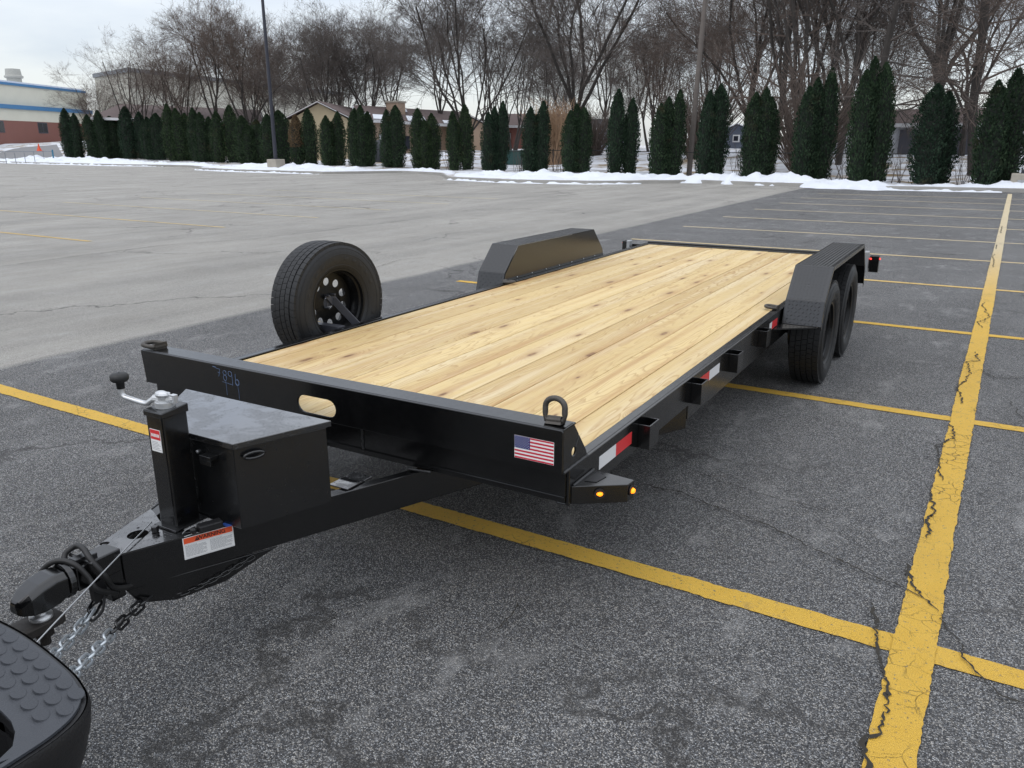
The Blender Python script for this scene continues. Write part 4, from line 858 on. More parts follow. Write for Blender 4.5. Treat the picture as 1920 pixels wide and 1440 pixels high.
for i, sp_ in enumerate(VAR + [VAR[1]]):
    mb, co = cedar_mesh(i + 1, sp_, dead=(0 if i == 5 else None)); CM.append((tri_mesh('foliage', mb, [M['cedar'], M['cedarb']]), tri_mesh('trunk', co, [M['core']])))  # second mesh is a dark solid core put inside the foliage against see-through
CED = [(-86.14, 52.78, 5.55, 2.12, 1), (-81.9, 52.9, 5.33, 2.12, 0), (-81.24, 54.6, 4.68, 2.38, 3), (-75.36, 52.8, 5.47, 2.5, 1), (-70.29, 51.49, 4.66, 2.34, 3), (-65.2, 50.34, 5.38, 2.39, 2), (-60.46, 49.13, 4.86, 2.29, 2), (-56.35, 48.15, 4.99, 2.11, 1), (-51.97, 47.01, 4.09, 2.24, 0), (-47.84, 46.03, 4.31, 2.14, 3),
       (-44.05, 45.1, 4.31, 2.06, 5), (-40.35, 44.19, 4.09, 1.85, 0), (-36.85, 43.34, 4.31, 1.97, 4), (-33.28, 42.47, 4.19, 1.66, 3), (-30.01, 41.67, 3.98, 1.87, 0), (-26.68, 40.85, 4.03, 1.62, 1), (-23.85, 40.16, 4.12, 1.62, 2), (-20.61, 39.37, 4.08, 1.52, 0), (-17.65, 38.65, 3.76, 1.6, 4), (-14.67, 37.91, 4.34, 1.69, 1),
       (-12.09, 37.29, 4.2, 1.83, 2), (-9.6, 36.66, 4.35, 1.54, 3), (-7.2, 36.11, 4.07, 1.77, 4), (-4.78, 35.5, 4.72, 1.89, 2), (-2.43, 34.93, 5.01, 1.85, 4), (.01, 34.4, 3.87, 1.89, 3), (2.25, 33.95, 4.3, 2.1, 1)]
CL = ['at the far end of the hedge row beside the brick building', 'second from the far end of the hedge row', 'short and squat, third from the far end of the row', 'with one tall spire, fourth from the far end of the row', 'low rounded, fifth from the far end of the row', 'tall stepped, sixth from the far end of the row', 'stepped, seventh from the far end, in front of brown roof', 'twin-spired, eighth from the far end of the row',
      'low, just before the lamp post, in front of brown house eaves', 'directly behind the dark lamp post', 'with a dead brown spire, next past the lamp post', 'in front of the tan gable wall', 'broad, where tan gable meets the brown roof', 'in front of the snowy roof below the chimney', 'split-topped, right after the house chimney', 'in front of the small brick gable end', 'triple-topped, beside the small brick gable end',
      'standing before the red brick house', 'below the big vase-shaped tree by dry reeds', 'tall twin column beside the grey garage', 'beside the leaning wooden utility pole, on its garage side', 'beside the utility pole, next to the slate blue house gap', 'wide, between slate blue house gap and dark trunk', 'tall, below the big multi-stemmed tree', 'tallest pointed one, beside the dark leaning trunk', 'low, just past the dark leaning trunk', 'last one, above the concrete block at picture edge']
for i, (x, y, zt, w, v) in enumerate(CED):
    zb = terrain(x, y) - .04; e_ = empty('arborvitae', (x, y, zb)); tag(e_, 'dark green arborvitae clump ' + CL[i], 'evergreen', 'arborvitae clumps in the hedge row')
    W_ = max(s_[0] + s_[2] for s_ in VAR[v % 5] ) - min(s_[0] - s_[2] for s_ in VAR[v % 5]); sxy = w / W_ * (1.18 if i < 10 else 1.04 if i < 19 else .96)
    for nm, me in zip(('foliage', 'trunk'), CM[v]):
        o_ = D.objects.new(nm, me); COL.objects.link(o_); o_.parent = e_
    e_.scale = (sxy, sxy, (zt - zb) / 4.2); e_.rotation_euler = (rad(random.uniform(-1.5, 1.5)), rad(random.uniform(-1.5, 1.5)), rad(28 + random.choice((0, 180)) + random.uniform(-22, 22)))

# ================================================================== BARE TREES
def tree_mesh(seed, H0=14, stems=1, split=.22, spread=.5, limbs=5, droop=0, dens=1.0, straight=False):
    rnd = random.Random(seed); tr, cw = MB(), MB()
    def grow(p, d, L, r, lev, trop):
        n = 5 if lev < 2 else (4 if lev == 2 else 3 if lev == 3 else 2)
        pts = [p.copy()]; dirs = [d.copy()]
        for i in range(n):
            d = (d + Vector((rnd.gauss(0, 1), rnd.gauss(0, 1), rnd.gauss(0, .7))) * (.05 if lev == 0 else .10 + .03 * lev) + Vector((0, 0, trop))).normalized(); p = p + d * L / n; pts.append(p.copy()); dirs.append(d.copy())
        rr = [r * (1 - (.45 if lev < 2 else .6) * i / n) for i in range(n + 1)]
        (tr if lev < 2 else cw).tube(pts, rr, 7 if lev == 0 else 5 if lev == 1 else 4 if lev == 2 else 3, cap=False)
        return pts, dirs, rr
    def side(d, ang):
        a_ = rnd.uniform(0, 2 * math.pi); o = d.orthogonal().normalized(); q = Matrix.Rotation(a_, 3, d) @ o; return (d * math.cos(ang) + q * math.sin(ang)).normalized()
    def branch(p, d, L, r, lev):
        trop = ((.10 if lev < 2 else .045) if not droop else (-.03 if lev >= 3 else .05)); pts, dirs, rr = grow(p, d, L, r, lev, trop)
        if lev >= 5: return
        k = {1: 8, 2: 7, 3: 6, 4: 6}[lev]; k = max(2, int(k * dens + rnd.random()))
        for i in range(k):
            t = rnd.uniform(.22, 1.0); j = min(int(t * (len(pts) - 1)), len(pts) - 2); f = t * (len(pts) - 1) - j
            q = pts[j].lerp(pts[j + 1], f); ang = rad(rnd.uniform(20, 56) if not droop else rnd.uniform(30, 70))
            branch(q, side(dirs[j], ang), L * rnd.uniform(.46, .74) * (1.12 - .45 * t), max(.0067, rr[j] * rnd.uniform(.36, .58)), lev + 1)
    for s_ in range(stems):
        az = 2 * math.pi * s_ / max(1, stems) + rnd.uniform(-.4, .4); lean = 0 if stems == 1 else rnd.uniform(.12, .38)
        d = Vector((math.cos(az) * lean, math.sin(az) * lean, 1)).normalized(); r0 = H0 * .0145 * rnd.uniform(.85, 1.15) / (1 if stems == 1 else 1.35)
        if straight:
            pts, dirs, rr = grow(Vector((0, 0, -.3)), Vector((.02, 0, 1)), H0 * .97, r0 * .72, 0, .03)
            for i in range(34):
                t = .16 + .82 * i / 34; j = min(int(t * 5), 4); q = pts[j].lerp(pts[j + 1], t * 5 - j); a_ = rnd.uniform(0, 6.28)
                branch(q, Vector((math.cos(a_), math.sin(a_), rnd.uniform(-.15, .5))).normalized(), H0 * .26 * (1.15 - t) * rnd.uniform(.7, 1.2), .055 * (1.2 - t), 2)
            continue
        Lt = H0 * split; pts, dirs, rr = grow(Vector((math.cos(az) * .3 * (stems > 1), math.sin(az) * .3 * (stems > 1), -.3)), d, Lt, r0, 0, .02)
        for i in range(limbs):
            t = rnd.uniform(.7, 1.0); j = min(int(t * 5), 4); q = pts[j].lerp(pts[j + 1], t * 5 - j); a_ = 2 * math.pi * i / limbs + rnd.uniform(-.5, .5); sp_ = spread * rnd.uniform(.35, 1.15)
            branch(q, Vector((math.cos(a_) * sp_, math.sin(a_) * sp_, 1)).normalized(), H0 * rnd.uniform(.46, .62), rr[j] * rnd.uniform(.5, .72), 1)
    return tr, cw
TV = [dict(seed=1, split=.20, spread=.65, limbs=6), dict(seed=2, split=.34, spread=.45, limbs=5), dict(seed=3, stems=3, split=.22, spread=.45, limbs=3, dens=.85), dict(seed=4, split=.14, spread=.85, limbs=7), dict(seed=5, straight=True, droop=1, dens=.72), dict(seed=6, stems=4, split=.30, spread=.35, limbs=3, dens=.62)]
TM = []
for kw in TV:
    a_, b_ = tree_mesh(**kw); TM.append((a_, b_))
TMM = {}
def tree_data(v, red):
    if (v, red) not in TMM:
        a_, b_ = TM[v]
        if (v, not red) in TMM:
            ma, mc = TMM[(v, not red)]; mc = mc.copy(); mc.materials[0] = M['rtwig' if red else 'twig']; TMM[(v, red)] = (ma, mc)
        else: TMM[(v, red)] = (tri_mesh('trunk', a_, [M['bark']]), tri_mesh('crown', b_, [M['rtwig' if red else 'twig']]))
    return TMM[(v, red)]
# x, y, height, variant, red twigs, width factor, label, lean
TREES = [(-92.3, 60, 9.5, 2, 1, 1.2, 'low reddish bare tree before the blue-trimmed cream wall'), (-80, 57, 12.4, 5, 1, 1.15, 'reddish multi-stemmed bare tree left of the tall hall roof peak'), (-75, 58, 13.3, 2, 1, 1.1, 'reddish bare tree spread in front of the tall hall'), (-69.5, 58.5, 15.2, 1, 1, 1.0, 'slim reddish bare tree rising above the brown roof'), (-64.4, 58.0, 15.5, 0, 1, 1.0, 'tall bare tree between brown roof and lamp post'),
         (-67.3, 63, 13.0, 2, 1, 1.0, 'dense bare tree right behind the lamp post'), (-55.7, 60.5, 14.2, 3, 0, 1.1, 'wide dark bare tree just right of the lamp post top'), (-54.1, 65, 15, 0, 0, 1, 'dark bare tree above the tan gable peak'), (-64.9, 73, 15, 2, 0, 1, 'far bare tree seen behind the tan gable'), (-55.2, 70, 13, 1, 0, 1, 'slender bare tree behind the house chimney'),
         (-48.9, 70, 14.3, 1, 0, .9, 'straight-trunked dark bare tree right of the chimney'), (-32.0, 49.5, 16.5, 3, 0, 1.1, 'big forked dark bare tree with wide crown over the brown roof end'), (-35.9, 63, 11.8, 5, 0, 1, 'many-stemmed bare tree behind the big forked one'), (-24.1, 51.8, 17, 0, 0, 1.15, 'large vase-shaped bare tree above the dry reeds'), (-38, 72, 12.5, 2, 0, 1, 'bare tree behind the red brick house'),
         (-28.5, 72, 12, 3, 0, 1, 'rounded bare tree behind the grey garage'), (-31.6, 74, 12.5, 1, 1, 1, 'far reddish bare tree above the garage ridge'), (-23.0, 64, 12, 5, 1, .9, 'reddish upright bare tree right of the garage'), (-19.5, 58, 11, 2, 1, .85, 'low reddish bare tree left of the utility pole'), (-17.9, 63, 11.5, 1, 1, 1, 'bare tree just right of the utility pole'), (-20.2, 75, 14, 0, 0, 1, 'far grey bare tree behind the slate blue house'),
         (-12.4, 54, 15.5, 0, 1, 1, 'spreading reddish bare tree right of the slate blue house'), (-8.9, 45.5, 19, 4, 1, .9, 'straight dark tree with drooping thin branches, centre right'), (-6.9, 46, 18.5, 5, 0, 1.15, 'massive multi-stemmed dark bare tree rising out of frame'), (-6.0, 50, 18, 2, 0, 1, 'grey multi-stemmed bare tree behind the massive one'), (-9.6, 59, 14, 1, 1, 1, 'reddish bare tree behind the straight dark one'),
         (-3.4, 38.8, 17, 4, 0, .9, 'dark leaning straight trunk with drooping branches, behind the tallest evergreen'), (-1.9, 53, 15, 4, 1, 1.1, 'reddish straight tree right of the leaning trunk'), (-.7, 47.8, 17, 1, 1, 1.1, 'tall reddish bare tree over the white house'), (1.35, 42, 18, 4, 1, 1.1, 'reddish straight tree at the right picture edge'), (-6.6, 64, 14, 3, 0, 1, 'far bare tree behind the white house roof'),
         (.2, 58, 14, 0, 1, 1, 'bare tree behind the white house at its right end'), (-85.5, 66, 13, 5, 1, 1.1, 'far multi-stemmed bare tree in front of the tall hall corner'), (-70.5, 68, 14, 3, 1, 1, 'wide bare tree behind the brown roof ridge'), (-60, 66, 14, 2, 0, 1, 'bare tree between the lamp post and the gabled house'), (-44.5, 73, 13.5, 5, 0, 1, 'upright bare tree past the ranch house chimney'), (-42, 86, 15, 3, 0, 1, 'wide far bare tree over the red brick house roof'), (4.6, 38.5, 12, 2, 1, .8, 'small twiggy tree behind the concrete block')]
for i, (x, y, h, v, red, wf, lab) in enumerate(TREES):
    z = terrain(x, y); e_ = empty('bare_tree', (x, y, z)); tag(e_, lab, 'tree', 'bare trees behind the hedge row')
    for nm, me in zip(('trunk', 'crown'), tree_data(v, red)):
        o_ = D.objects.new(nm, me); COL.objects.link(o_); o_.parent = e_
    k_ = h / 14; e_.scale = (k_ * wf, k_ * wf, k_); e_.rotation_euler = (0, rad(6) if 'leaning' in lab else 0, rad(random.uniform(0, 360)) if 'leaning' not in lab else rad(20))
# small leafless shrubs between the evergreens
def shrub_mesh(seed, n, h, spread):
    rnd = random.Random(seed); mb = MB()
    for i in range(n):
        a_ = rnd.uniform(0, 6.28); d = Vector((math.cos(a_) * spread * rnd.random(), math.sin(a_) * spread * rnd.random(), 1)); p = Vector((rnd.uniform(-.25, .25), rnd.uniform(-.25, .25), -.1)); L = h * rnd.uniform(.6, 1.1)
        pts = [p + d * L * t + Vector((rnd.gauss(0, .03), rnd.gauss(0, .03), 0)) * (t > 0) for t in (0, .35, .7, 1)]; mb.tube(pts, [.016, .013, .009, .005], 3, cap=False)
        for k_ in range(4): q = pts[1].lerp(pts[3], rnd.random()); e2 = Vector((rnd.uniform(-.5, .5), rnd.uniform(-.5, .5), .7)) * L * .3; mb.tube([q, q + e2], [.007, .004], 3, cap=False)
    return mb
SH = [(-31.3, 42.5, 'dark leafless shrub between two evergreens below the house chimney', 0), (-28.3, 41.9, 'dark leafless shrub in the evergreen gap before the brick gable', 0), (-22.1, 40.1, 'sparse leafless shrub in the gap before the green bin', 0), (-19.1, 39.4, 'forked leafless shrub in front of the dry reeds', 0), (-8.35, 36.9, 'leafless shrub against the fence below the slate blue house', 0), (-3.6, 35.6, 'small leafless shrub left of the tallest evergreen', 0), (1.15, 34.6, 'leafless shrub in front of the white house', 0), (-1.2, 35.0, 'leafless shrub at the foot of the leaning trunk', 0)]
sm = [tri_mesh('leafless_shrub', shrub_mesh(k_, 9, 1.5, .5), [M['twig']]) for k_ in range(3)]
for i, (x, y, lab, v) in enumerate(SH):
    o_ = D.objects.new('leafless_shrub', sm[i % 3]); COL.objects.link(o_); o_.location = (x, y, terrain(x, y)); o_.rotation_euler = (0, 0, i * 1.3); tag(o_, lab, 'shrub', 'leafless shrubs in the hedge gaps')
rd = shrub_mesh(8, 240, 3.6, .26); o_ = D.objects.new('dry_reeds', tri_mesh('dry_reeds', rd, [M['reed']])); COL.objects.link(o_); o_.location = (-24.1, 48.3, terrain(-24.1, 48.3)); o_.scale = (2.4, 1.6, 1); tag(o_, 'tan clump of tall dry reeds below the vase-shaped tree', 'reeds')
br = shrub_mesh(9, 200, 3.2, .8)
for x, y, h, lab in ((-15.2, 52, 1.5, 'brown brushy thicket beside the garage'), (-6.2, 41.5, 1.6, 'dense dark brush around the dark trunk'), (-26.5, 60, 1.2, 'brown brush in front of the garage roof')):
    o_ = D.objects.new('thicket', D.meshes.get('thicket_mesh') or tri_mesh('thicket_mesh', br, [M['rtwig']])); COL.objects.link(o_); o_.location = (x, y, terrain(x, y)); o_.scale = (2.2, 1.6, h); tag(o_, lab, 'brush', 'brushy thickets')

# ================================================================== FENCE, POLES, SMALL THINGS
fn = empty('chain_fence', (-12, 37.9, .13)); tag(fn, 'black post and rail fence running behind the evergreens', 'fence'); pm = None
FP = []
x = 4.5
while x > -46: FP.append((x, 34.75 - .237 * (x - 2.5))); x -= 2.43
for x, y in FP:
    z = terrain(x, y)
    MB().tube([(x, y, z - .1), (x, y, z + 1.2)], .027, 8).ball((x, y, z + 1.21), .034, 8, 5).build('post', M['fence'], fn)
for hgt in (1.15, .12):
    for (xa, ya), (xb, yb) in zip(FP, FP[1:]): MB().tube([(xa, ya, terrain(xa, ya) + hgt), (xb, yb, terrain(xb, yb) + hgt)], .020 if hgt > 1 else .008, 6).build('rail' if hgt > 1 else 'tension_wire', M['fence'], fn)
LP = Vector((-39.4, 37.6, 0)); lz = terrain(LP.x, LP.y)
lp = empty('light_pole', (LP.x, LP.y, lz)); tag(lp, 'tall dark parking lot light pole on a square concrete base', 'light pole')
MB().box(LP.x - .42, LP.x + .42, LP.y - .42, LP.y + .42, lz - .3, lz + .62).build('base', M['conc'], lp, bevel=.04)
MB().tube([(LP.x, LP.y, lz + .62), (LP.x, LP.y, lz + 14)], [.125, .085], 12).box(LP.x - .2, LP.x + .2, LP.y - .2, LP.y + .2, lz + .62, lz + .68).build('pole', M['pole'], lp)
MB().box(LP.x - .1, LP.x + .1, LP.y - .9, LP.y + .9, lz + 13.9, lz + 14.1).build('lamp_arm', M['pole'], lp)
Q = Vector((3.12, 33.5, 0)); qz = terrain(Q.x, Q.y)
lp2 = empty('light_pole', (Q.x, Q.y, qz)); tag(lp2, 'light pole on stained concrete block in snow at the right picture edge', 'light pole')
MB().box(Q.x - .40, Q.x + .40, Q.y - .40, Q.y + .40, qz - .3, qz + .50).build('base', M['conc'], lp2, bevel=.04)
MB().tube([(Q.x + .12, Q.y, qz + .50), (Q.x + .12, Q.y, qz + 12)], [.12, .09], 12).box(Q.x - .1, Q.x + .34, Q.y - .2, Q.y + .2, qz + .5, qz + .62).build('pole', M['pole'], lp2)
MB().box(Q.x - .18, Q.x + .30, Q.y - .43, Q.y - .402, qz + .02, qz + .28).build('plate', M['galv'], lp2)
uz = terrain(-11.2, 38.4)
MB().tube([(-11.2, 38.4, uz - .3), (-11.0, 38.4, uz + 6), (-10.75, 38.45, uz + 12)], [.135, .12, .10], 10).build('utility_pole', M['upole']); tag(D.objects['utility_pole'], 'weathered wooden utility pole leaning slightly between two evergreens', 'utility pole')
cz = terrain(-100, 56.9)
cn_ = MB().lathe([(.06, .30), (.50, .13), (.92, .045), (.93, .001)], (-100, 56.9, cz), 'z', 14).build('traffic_cone', M['cone']); tag(cn_, 'orange traffic cone in snow before the brick wall', 'traffic cone')
MB().box(-100.36, -99.64, 56.54, 57.26, cz, cz + .07).build('base', M['cone'], cn_)
rl = empty('metal_railing', (-76, 41, .2)); tag(rl, 'thin grey railing ending at a blue post by the lot', 'railing')
RP = [(-75.6 - .05 * i, 43.4 - 1.02 * i) for i in range(6)]
RP = [(-75.4 - i * .62, 43.9 - i * .55) for i in range(12)]
for i, (x, y) in enumerate(RP):
    z = terrain(x, y) if y > interp(FB, x) else 0
    if i == 0: MB().tube([(x, y, z - .1), (x, y, z + 1.15)], .07, 8).build('end_post', M['bpost'], rl)
    else: MB().tube([(x, y, z - .1), (x, y, z + 1.0)], .028, 6).build('post', M['rail'], rl)
for hgt in (1.0,): MB().tube([(RP[0][0], RP[0][1], terrain(*RP[0]) + hgt), (RP[-1][0], RP[-1][1], .1 + hgt)], .03, 6).build('top_rail', M['rail'], rl)

# ================================================================== BUILDINGS
def wallbox(mb, p, q, depth, z0, z1):
    """wall slab from p to q (xy), thickened away from the viewer"""
    p = Vector(p); q = Vector(q); d = (q - p).normalized(); n_ = Vector((-d.y, d.x))
    if n_.dot(p - Vector((2.1, -2.2))) < 0: n_ = -n_
    a_ = [p, q, q + n_ * depth, p + n_ * depth]; mb.prism([(v.x, v.y, z0) for v in a_], [(v.x, v.y, z1) for v in a_]); return n_
# long low part of the school hall
bl = empty('hall_building', (-117, 62, 2)); tag(bl, 'long cream hall with blue trim bands over a red brick base', 'building')
P0, P1 = Vector((-103.5, 38.7)), Vector((-124.4, 80.4)); dv = (P1 - P0).normalized()
def hall(name, m, z0, z1, off, a=P0, b=P1, dep=14):
    mb = MB(); d = (b - a).normalized(); n_ = Vector((-d.y, d.x)); n_ = n_ if n_.x < 0 else -n_
    wallbox(mb, a + n_ * off, b + n_ * off, dep, z0, z1); return mb.build(name, M[m], bl)
hall('brick_wall', 'brick', .5, 4.95, 0); hall('fascia', 'cream', 4.95, 6.5, .02); hall('trim_band', 'btrim', 6.5, 7.05, -.25); hall('upper_wall', 'cream', 7.05, 9.65, .6); hall('roof_trim', 'btrim', 9.65, 9.98, .4); hall('snow_cap', 'snow', 9.98, 10.25, .9)
for u in (22.9, 32.4, 12, 2):
    a_ = P0 + dv * u; n_ = Vector((-dv.y, dv.x)); n_ = n_ if n_.x < 0 else -n_
    mb = MB(); a2 = a_ - n_ * .03; wallbox(mb, a2, a2 + dv * 2.25, .06, 3.35, 5.0 - .12); w_ = mb.build('window', M['dark'], bl)
    mb = MB(); wallbox(mb, a2 - n_ * .02 + dv * .12, a2 - n_ * .02 + dv * 1.05, .015, 3.47, 4.76); wallbox(mb, a2 - n_ * .02 + dv * 1.2, a2 - n_ * .02 + dv * 2.13, .015, 3.47, 4.76); mb.build('pane', M['glass'], w_)
MB().lathe([(10.0, 1.0), (11.3, 1.0), (11.35, 1.25), (11.6, 1.3), (11.75, 1.1), (12.6, 1.0), (12.7, .05)], (-126.5, 70.2, 0), 'z', 14).build('roof_vent', M['vent'], bl)
# tall part
b2 = empty('gymnasium', (-114, 80.7, 2)); tag(b2, 'tall grey-cream gymnasium block with dark roof edge behind bare trees', 'building')
A0, B0, C0 = Vector((-128.5, 84.5)), Vector((-114.0, 80.7)), Vector((-133, 150))
mb = MB(); mb.prism([(A0.x, A0.y, 1), (B0.x, B0.y, 1), (C0.x, C0.y, 1), (C0.x - 20, C0.y, 1)], [(A0.x, A0.y, 12.4), (B0.x, B0.y, 12.4), (C0.x, C0.y, 12.9), (C0.x - 20, C0.y, 12.9)]); mb.build('wall', M['cream2'], b2)
mb = MB(); n1 = Vector((1, -.2)) * .3; mb.prism([(A0.x, A0.y - .3, 12.4), (B0.x + .35, B0.y - .35, 12.4), (C0.x + .4, C0.y, 12.9), (C0.x - 20, C0.y, 12.9)], [(A0.x, A0.y - .3, 13.0), (B0.x + .35, B0.y - .35, 13.0), (C0.x + .4, C0.y, 13.6), (C0.x - 20, C0.y, 13.6)]); mb.build('roof_edge', M['gtrim'], b2)
for i in range(1, 14):
    p = B0.lerp(C0, i / 14); MB().beam((p.x + .06, p.y, 1.5), (p.x + .06, p.y, 12.45), .25, .2, (1, 0, 0)).build('wall_rib', M['cream2'], b2)
def roofed(name, label, ridge, eave, wall, zb, mats, roof_over=.35, back=None, cat='house'):
    """low house whose long side faces the lot: ridge and eave lines given as ((x,y,z),(x,y,z)); mirrored behind"""
    (ra, rb), (ea, eb) = ridge, eave; ra, rb, ea, eb = map(Vector, (ra, rb, ea, eb)); ba, bb = ra * 2 - ea, rb * 2 - eb; ba.z = ea.z; bb.z = eb.z
    e_ = empty(name, ((ea.x + eb.x) / 2, (ea.y + eb.y) / 2, zb)); tag(e_, label, cat); d = (eb - ea).normalized(); up = Vector((0, 0, .14)); mb = MB()
    A_ = [ea, ra, ba]; B_ = [eb, rb, bb]; o0_, o1_ = -d * roof_over, d * roof_over
    mb.prism([v + o0_ for v in (ea, ra, ba)] + [v + o0_ + up for v in (ba, ra, ea)], [v + o1_ for v in (eb, rb, bb)] + [v + o1_ + up for v in (bb, rb, eb)]); mb.build('roof', M[mats[0]], e_)
    ins = lambda v, w: v.lerp(w, .07)
    wa = [ins(ea, ba), ins(ba, ea)]; wb = [ins(eb, bb), ins(bb, eb)]; mb = MB(); zt = lambda v: v.z + .02
    mb.prism([Vector((wa[0].x, wa[0].y, zb)), Vector((wa[1].x, wa[1].y, zb)), Vector((wa[1].x, wa[1].y, zt(ea))), Vector((ra.x, ra.y, ra.z - .06)), Vector((wa[0].x, wa[0].y, zt(ea)))],
             [Vector((wb[0].x, wb[0].y, zb)), Vector((wb[1].x, wb[1].y, zb)), Vector((wb[1].x, wb[1].y, zt(eb))), Vector((rb.x, rb.y, rb.z - .06)), Vector((wb[0].x, wb[0].y, zt(eb)))]); mb.build('wall', M[mats[1]], e_)
    f_ = MB(); nout = (ea - ba).normalized() * .02
    f_.beam(ea + o0_ + nout + Vector((0, 0, .05)), eb + o1_ + nout + Vector((0, 0, .05)), .05, .26)
    for a1, r1, b1, o1 in ((ea, ra, ba, -d * (roof_over + .03)), (eb, rb, bb, d * (roof_over + .03))):
        f_.beam(a1 + o1 + up * .3, r1 + o1 + up * .3, .05, .30, d); f_.beam(r1 + o1 + up * .3, b1 + o1 + up * .3, .05, .30, d)
    f_.build('fascia', M['fascia'], e_); return e_, ea, eb, ra, rb, d
# brown-roofed house behind the far evergreens
roofed('brick_house', 'low house with a long brown roof behind the far evergreens', ((-87.5, 60.5, 6.2), (-73.5, 67.9, 5.5)), ((-82.5, 53.0, 4.4), (-66.6, 61.9, 3.9)), None, .3, ('shingle', 'brick'))
# tan house: gable wing facing the lot and long brown roof
e_, *_r = roofed('tan_house', 'tan sided gabled house with brown roof and pale rake boards', ((-49.9, 53.2, 5.25), (-57.5, 67, 5.25)), ((-52.9, 51.0, 3.45), (-60.4, 65.0, 3.45)), None, .2, ('shingle', 'tan'))
for i in range(11):                                                  # clapboard shadow lines of the gable, built as laps
    z = .6 + i * .32; MB().beam((-52.75, 51.17, z), (-47.1, 55.35, z), .03, .045).build('siding_lap', M['tan'], e_)
MB().beam((-49.4, 53.62, 2.2), (-48.9, 53.99, 2.2), .05, 1.0).build('window', M['dark'], e_)
e2, ea, eb, ra, rb, d = roofed('ranch_house', 'long brown-roofed ranch house with snow on its eaves and a chimney', ((-51.6, 60.2, 5.2), (-49.0, 74.5, 5.0)), ((-47.6, 55.6, 3.75), (-45.6, 71.5, 3.45)), None, .3, ('shingle', 'tanb'))
MB().box(-50.4, -49.0, 63.2, 64.4, 4.2, 5.65).build('chimney', M['tanb'], e2); MB().box(-50.5, -48.9, 63.1, 64.5, 5.65, 5.8).build('chimney_cap', M['conc'], e2)
for t0, t1, s0, s1 in ((.12, .30, .05, .34), (.40, .56, .05, .38), (.36, .43, .70, .86), (.72, .9, .04, .22), (.0, .1, .05, .4)):
    q = lambda t, s_: ea.lerp(eb, t).lerp(ra.lerp(rb, t), s_) + Vector((0, 0, .16)); a4 = [q(t0, s0), q(t1, s0), q(t1, s1), q(t0, s1)]
    MB().prism(a4, [v + Vector((0, 0, .07)) for v in a4]).build('roof_snow', M['snow'], e2)
for t, w, h0, h1, m in ((.16, 1.6, .4, 2.6, 'wwall'), (.34, 1.1, 1.3, 2.5, 'glass'), (.6, 1.4, 1.3, 2.6, 'dark'), (.8, 1.0, .4, 2.5, 'fascia')):
    p = ea.lerp(eb, t).lerp(ra.lerp(rb, t), .12); MB().beam((p.x, p.y, (h0 + h1) / 2), (p.x + d.x * w, p.y + d.y * w, (h0 + h1) / 2), .12, h1 - h0).build('window' if m != 'wwall' else 'garage_door', M[m], e2)
roofed('brick_gable_wing', 'small tan brick wing with a white-edged gable end', ((-43.9, 68.0, 4.45), (-50.5, 76, 4.45)), ((-45.6, 66.9, 3.5), (-52.2, 75, 3.5)), None, .4, ('shingle', 'tanb'))
e3, ea, eb, ra, rb, d = roofed('red_brick_house', 'red brick house with a dull red-brown roof behind evergreens', ((-48.5, 81.5, 5.0), (-37.2, 81.0, 4.8)), ((-47.0, 77.0, 3.6), (-35.8, 76.6, 3.4)), None, .9, ('rshingle', 'brick'))
for t in (.12, .40, .52, .78):
    p = ea.lerp(eb, t).lerp(ra.lerp(rb, t), .10); w_ = MB().beam((p.x, p.y, 2.45), (p.x + 1.25, p.y - .03, 2.45), .2, .95).build('window', M['fascia'], e3); MB().beam((p.x + .15, p.y - .11, 2.45), (p.x + 1.1, p.y - .13, 2.45), .03, .7).build('pane', M['glass'], w_)
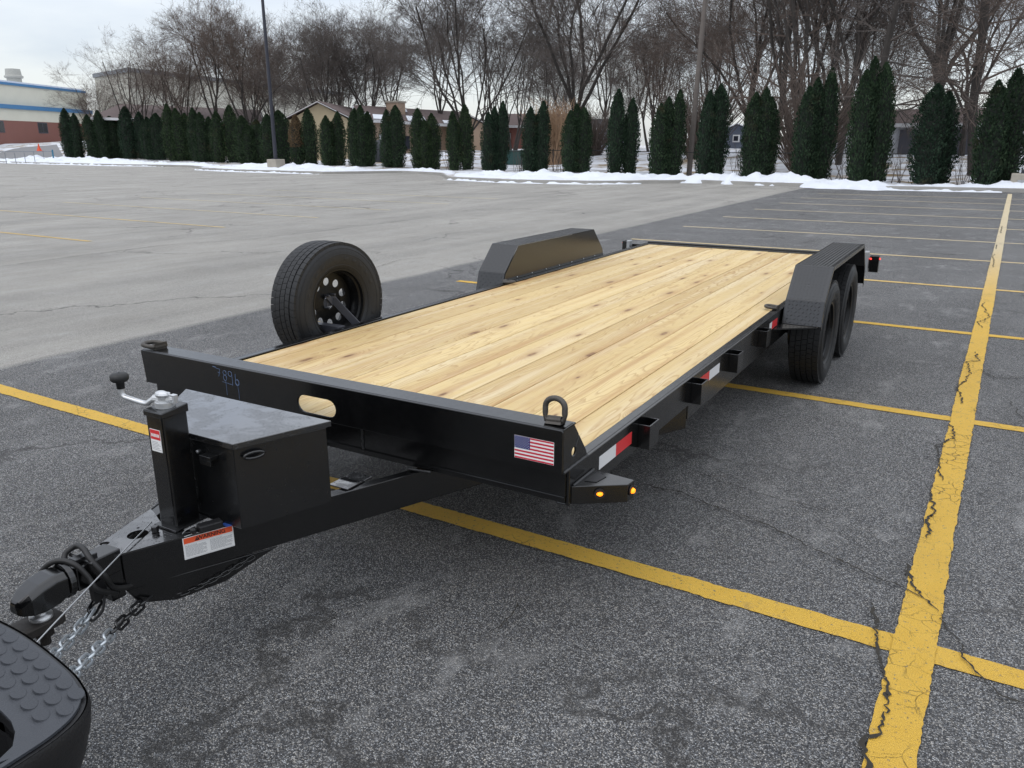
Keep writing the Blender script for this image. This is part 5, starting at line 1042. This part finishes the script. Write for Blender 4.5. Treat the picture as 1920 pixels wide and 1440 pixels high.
e4, ea, eb, ra, rb, d = roofed('garage', 'pale blue-grey garage with a dark grey shingle roof', ((-36.2, 75.6, 4.1), (-29.2, 75.0, 4.0)), ((-35.0, 72.1, 3.1), (-28.0, 71.3, 3.05)), None, .8, ('gshingle', 'gwall'), cat='garage')
e5, *_r = roofed('slate_blue_house', 'slate blue house with white window and snow-dusted gable', ((-22.05, 86.6, 3.75), (-24.5, 97, 3.75)), ((-24.6, 86.0, 2.75), (-27, 96.4, 2.75)), None, 1.0, ('snow', 'bwall'))
w_ = MB().beam((-22.4, 86.42, 2.3), (-21.7, 86.6, 2.3), .25, .75).build('window', M['fascia'], e5); MB().beam((-22.28, 86.30, 2.3), (-21.82, 86.42, 2.3), .05, .5).build('pane', M['glass'], w_)
e6, ea, eb, ra, rb, d = roofed('white_house', 'off-white house with a rusty brown roof behind the right-hand trees', ((-8.6, 63.6, 3.95), (9.5, 64.4, 3.9)), ((-8.2, 59.3, 2.85), (9.8, 60.1, 2.8)), None, .5, ('rshingle', 'wwall'))
for t in (.25, .43, .52, .70):
    p = ea.lerp(eb, t).lerp(ra.lerp(rb, t), .10); MB().beam((p.x, p.y, 1.75), (p.x + 1.1, p.y + .04, 1.75), .15, 1.7).build('door' if t == .52 else 'window', M['dark'], e6)
gz = terrain(-39.9, 49); o_ = MB().ball((-39.9, 49.0, gz + .75), .75, 14, 9, (.85, .6, 1.25)).box(-40.3, -39.5, 48.7, 49.3, gz - .05, gz + .5).build('covered_grill', M['tarp'], smooth=True); tag(o_, 'dark rounded covered grill by the garage door behind evergreens', 'covered grill')
bz = terrain(-27.8, 50); o_ = MB().prism([(-28.6, 49.6, bz), (-27.2, 49.6, bz), (-27.2, 50.4, bz), (-28.6, 50.4, bz)], [(-28.7, 49.5, bz + .9), (-27.1, 49.5, bz + .9), (-27.1, 50.5, bz + .9), (-28.7, 50.5, bz + .9)]).build('garden_bin', M['green']); tag(o_, 'dark green bin standing in snow before the red brick house', 'bin')
MB().box(-28.75, -27.05, 49.45, 50.55, bz + .9, bz + 1.0).build('lid', M['green'], o_)
